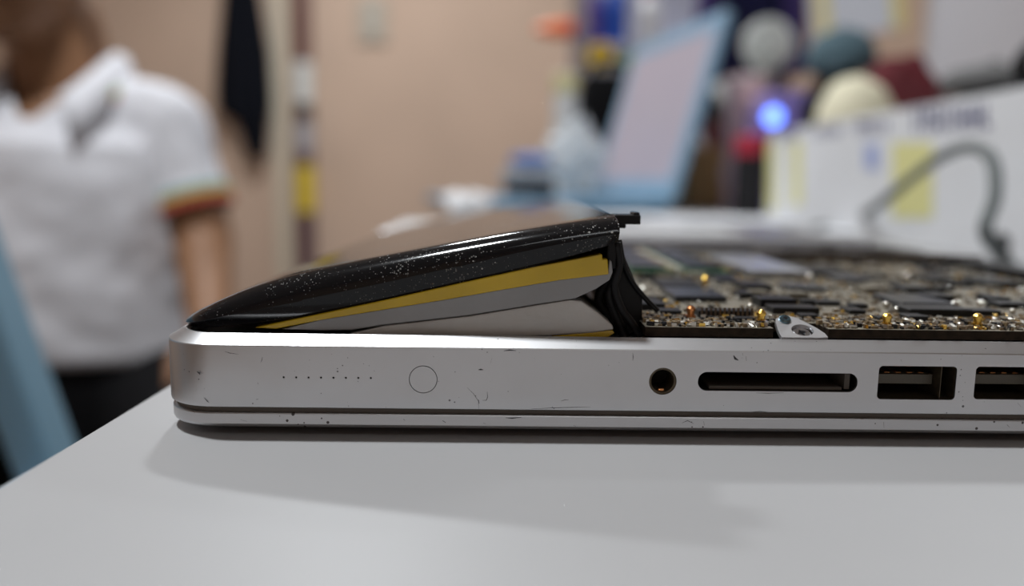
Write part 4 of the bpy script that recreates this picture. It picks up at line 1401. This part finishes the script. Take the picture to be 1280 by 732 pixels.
def hand(mb, wr, fwd, side, up, thumb=1, curl=.55):
    """palm with four fingers of unequal length and a thumb from the side of the palm"""
    fwd = fwd.normalized()
    side = side.normalized()
    up = up.normalized()
    pc = wr + fwd * .045
    for s_ in (-.026, -.009, .009, .026):
        mb.capsule(wr + side * s_ * .5 + fwd * .008, wr + side * s_ * 1.05 + fwd * .082, .013, .0115, 10, 3)
    for j, (s_, L) in enumerate(((-.030, .062), (-.0105, .072), (.0095, .068), (.029, .052))):
        s_ *= thumb
        a = wr + side * s_ * 1.05 + fwd * .085
        d = (fwd + side * s_ * 2.2)
        d.normalize()
        b = a + d * L * .45 - up * L * .10
        c = b + (d * cos(curl) - up * sin(curl)) * L * .33
        e_ = c + (d * cos(curl * 1.9) - up * sin(curl * 1.9)) * L * .26
        mb.capsule(a, b, .0092, .0086, 10, 3)
        mb.capsule(b, c, .0086, .008, 10, 3)
        mb.capsule(c, e_, .008, .007, 10, 3)
    tb_ = wr + fwd * .022 - side * thumb * .024
    t1 = tb_ + (fwd * .65 - side * thumb * .75) .normalized() * .036 - up * .006
    t2 = t1 + (fwd * .9 - side * thumb * .25).normalized() * .028 - up * .008
    mb.capsule(tb_, t1, .0135, .0105, 10, 3)
    mb.capsule(t1, t2, .0105, .008, 10, 3)


body = MB()
torso(body, 0)
body.capsule(neckb + Vector((0, .01, -.05)), Vector((headc.x * .6 + neckb.x * .4, .0, chin.z + .03)), .067, .062, 18)
# head: skull, face, jaw, nose, ears
Mh = Matrix.Rotation(radians(-18), 3, 'Z') @ Matrix.Rotation(radians(10), 3, 'X')


def hp_(x, y, z):
    return headc + Mh @ Vector((x, y, z))


body.ellipsoid(hp_(0, .015, .035), (.075, .095, .085), 24, 16, Mh)
body.ellipsoid(hp_(0, -.022, -.015), (.064, .068, .085), 24, 16, Mh)
body.ellipsoid(hp_(0, -.040, -.075), (.042, .040, .030), 20, 12, Mh)
body.capsule(hp_(0, -.086, .010), hp_(0, -.104, -.020), .009, .014, 12, 4)
body.ellipsoid(hp_(0, -.084, -.058), (.024, .010, .006), 16, 8, Mh)
body.ellipsoid(hp_(0, -.083, -.068), (.021, .010, .006), 16, 8, Mh)
body.ellipsoid(hp_(0, -.078, .028), (.046, .012, .008), 16, 8, Mh)
for s_ in (-1, 1):
    body.ellipsoid(hp_(s_ * .077, .012, -.005), (.009, .020, .032), 14, 10, Mh)
    body.ellipsoid(hp_(s_ * .036, -.062, -.022), (.022, .018, .018), 14, 10, Mh)
for sh, el, wr in ((shR, elR, wrR), (shL, elL, wrL)):
    body.capsule(neckb + Vector((0, .015, -.004)), sh, .048, .052)
    body.capsule(sh, el, .052, .041)
    body.capsule(el, wr, .040, .027)
for hip, kn, an in ((hipR, knR, anR), (hipL, knL, anL)):
    body.capsule(hip, kn, .082, .056)
    body.capsule(kn, an, .054, .036)
    body.capsule(an + Vector((0, .02, -.055)), an + Vector((0, -.13, -.062)), .034, .028)
hand(body, wrR, Vector((.38, -.58, -.50)), Vector((.8, .6, 0)), Vector((.2, -.3, 1)), 1)
hand(body, wrL, Vector((.15, -1, -.25)), Vector((1, .1, 0)), Vector((0, -.2, 1)), -1)


def remeshed(mb, name, m, vox, sm, parent):
    o = mb.build(name, m, parent, fix=True)
    md = o.modifiers.new('r', 'REMESH')
    md.mode = 'VOXEL'
    md.voxel_size = vox
    md2 = o.modifiers.new('s', 'SMOOTH')
    md2.factor = .5
    md2.iterations = sm
    applied(o)
    if not o.data.materials:
        o.data.materials.append(m)
    o.data.shade_smooth()
    return o


remeshed(body, 'body', m_skin, .0048, 3, person)
for s_ in (-1, 1):
    ey = MB().ellipsoid(hp_(s_ * .030, -.073, .008), (.0115, .009, .0075), 16, 12, Mh).build('eye', mat('eye_white', (0.75, 0.73, 0.70), 0.2), person, smooth='all')
    MB().ellipsoid(hp_(s_ * .030, -.0806, .008), (.0048, .0022, .0048), 12, 8, Mh).build('iris', mat('iris_brown', (0.03, 0.015, 0.008), 0.15), ey, smooth='all')
    MB().capsule(hp_(s_ * .016, -.088, .030), hp_(s_ * .050, -.072, .032), .004, .003, 8, 3).build('eyebrow', m_hair, person, smooth='all')
MB().ellipsoid(hp_(0, -.0885, -.063), (.020, .006, .0065), 16, 8, Mh).build('lips', mat('lip', (0.34, 0.12, 0.10), 0.45), person, smooth='all')
hr = MB().ellipsoid((0, 0, 0), (.083, .104, .095), 32, 22)
hr.v = [v for v in hr.v]
hb_ = bmesh.new()
me_t = bpy.data.meshes.new('t')
me_t.from_pydata(hr.v, [], hr.f)
hb_.from_mesh(me_t)
bmesh.ops.delete(hb_, geom=[v for v in hb_.verts if (v.co.y < -.045 and v.co.z < .040) or (v.co.z < -.045) or (v.co.y < .03 and v.co.z < -.02)], context='VERTS')
hb_.to_mesh(me_t)
hb_.free()
hm = MB().add([hp_(v.co.x, v.co.y + .015, v.co.z + .040) for v in me_t.vertices], [tuple(p.vertices) for p in me_t.polygons])
ho = hm.build('hair', m_hair, person, smooth='all')
md = ho.modifiers.new('thick', 'SOLIDIFY')
md.thickness = .010
bpy.data.meshes.remove(me_t)

# polo shirt
shm = MB()
torso(shm, .020, z0=.548)
hemR = shR.lerp(elR, .70)
hemL = shL.lerp(elL, .70)
for sh, hem in ((shR, hemR), (shL, hemL)):
    shm.capsule(neckb + Vector((0, .015, -.004)), sh, .056, .060)
    d = (hem - sh)
    shm.tube([sh - d * .15, sh, sh + d * .5, hem], [.045, .060, .055, .054], 20)
shirt = remeshed(shm, 'polo_shirt', m_shirt, .006, 4, person)
# soft folds and the open neck
bm = bmesh.new()
bm.from_mesh(shirt.data)
zV = W2(66, 160, PY).z
kill = []
for v in bm.verts:
    c = v.co
    n = noise.noise(Vector((c.x * 9, c.y * 9, c.z * 14 + c.x * 10))) + .5 * noise.noise(Vector((c.x * 22, c.y * 22, c.z * 30)))
    v.co += v.normal * n * .005
    if (c.y < .03 and c.z > zV and abs(c.x - neckb.x * .9) < (c.z - zV) * .80) or (c.z > zS + .02 and hypot(c.x - neckb.x, c.y - .012) < .068):
        kill.append(v)
bmesh.ops.delete(bm, geom=kill, context='VERTS')
for _ in range(25):     # even out the cut neckline
    new = {}
    for v in bm.verts:
        if v.is_boundary:
            nb_ = [e_.other_vert(v).co for e_ in v.link_edges if e_.is_boundary]
            if len(nb_) == 2:
                new[v] = v.co * .5 + (nb_[0] + nb_[1]) * .25
    for v, c in new.items():
        v.co = c
bm.to_mesh(shirt.data)
bm.free()
shirt.data.shade_smooth()
# collar: a folded band open at the front
cb = MB()
ringsC = []
NC = 40
for i in range(NC + 1):
    a = radians(-54) + radians(288) * i / NC          # opens towards -y
    a2 = a + 0
    ca, sa = cos(a2), sin(a2)
    frt = max(0.0, -sa) ** 1.5                          # nearer the front it drops into points
    cx_, cy_ = neckb.x * 1.0, .012
    top_ = Vector((cx_ + .064 * ca, cy_ + .062 * sa - frt * .05, zS + .100 - frt * .085))
    mid_ = Vector((cx_ + .074 * ca, cy_ + .072 * sa - frt * .065, zS + .096 - frt * .085))
    low_ = Vector((cx_ + (.088 + .03 * frt) * ca, cy_ + .086 * sa - frt * .080, zS + .052 - frt * .10))
    inn_ = Vector((cx_ + .066 * ca, cy_ + .064 * sa - frt * .04, zS + .030 - frt * .065))
    ringsC.append([inn_, top_, mid_, low_])
cb.loft(ringsC, False, False, closed=False)
col_ = cb.build('collar', m_shirt, person, smooth='all')
md = col_.modifiers.new('thick', 'SOLIDIFY')
md.thickness = .004
# coloured stripes on the collar edge and sleeve cuffs
for off, m_ in ((.78, mat('stripe_green', (0.24, 0.42, 0.10), 0.8)), (.90, mat('stripe_red', (0.55, 0.10, 0.06), 0.8))):
    MB().tube([r[2].lerp(r[3], off) + Vector((0, 0, .0015)) for r in ringsC[4:-4]], .0028, 6).build('stripe', m_, col_, smooth='all')
for sh, hem in ((shR, hemR), (shL, hemL)):
    d = (hem - sh).normalized()
    for q, (off, nm, cc) in enumerate(((-.016, 'stripe_teal', (0.25, 0.45, 0.42)), (-.008, 'stripe_yellow', (0.60, 0.48, 0.12)), (.002, 'stripe_red', (0.55, 0.10, 0.06)))):
        a = hem + d * off
        MB().tube([a - d * .004, a - d * .003, a + d * .004, a + d * .005], [.052, .0565, .0565, .046], 28).build('cuff_stripe', mat(nm, cc, 0.8), shirt, smooth=40)

# trousers over the legs
tr = MB()
tr.loft([ell(.385, .150, .120, 0, .03), ell(.42, .178, .140, 0, .02), ell(.50, .184, .142, 0, .02), ell(.55, .176, .136, 0, .015), ell(.575, .170, .130, 0, .015)])
for hip, kn, an in ((hipR, knR, anR), (hipL, knL, anL)):
    tr.capsule(hip, kn, .098, .070)
    low = kn.lerp(an, .92)
    tr.tube([kn + (kn - low).normalized() * .02, kn, kn.lerp(low, .5), low], [.05, .070, .064, .058], 18)
remeshed(tr, 'trousers', m_trou, .008, 3, person)
for an in (anR, anL):
    s = MB()
    s.loft([[(an.x + x, an.y - .05 + y, z) for x, y in rrect(-w, w, -.13 * l, .11 * l, w * .95, 8)] for z, w, l in ((.0, .044, 1), (.02, .046, 1.02), (.045, .044, .96), (.07, .040, .7), (.085, .034, .5))])
    for i, v in enumerate(s.v):
        if v[2] > .06:
            s.v[i] = (v[0], v[1] + .035, v[2])
    s.build('shoe', mat('black_shoe', (0.01, 0.01, 0.01), 0.4), person, smooth=40)

# the stool that carries the person
st = thing('stool', 'dark stool under the seated person', 'stool', (PX, PY + .03, 0))
m_st = mat('dark_stool', (0.03, 0.03, 0.035), 0.5)
SZ = .378
MB().lathe([(.16, SZ - .035), (.175, SZ - .03), (.175, SZ - .008), (.165, SZ)], (0, 0, 0), 32).build('seat', m_st, st, smooth=30)
for i in range(4):
    a = pi / 4 + i * pi / 2
    MB().tube([(.12 * cos(a), .12 * sin(a), SZ - .03), (.17 * cos(a), .17 * sin(a), 0)], [.014, .012], 10).build('leg', m_st, st, smooth=40)
MB().tube([(.15 * cos(2 * pi * i / 32), .15 * sin(2 * pi * i / 32), .14) for i in range(33)], .007, 8, False).build('foot_ring', m_st, st, smooth='all')
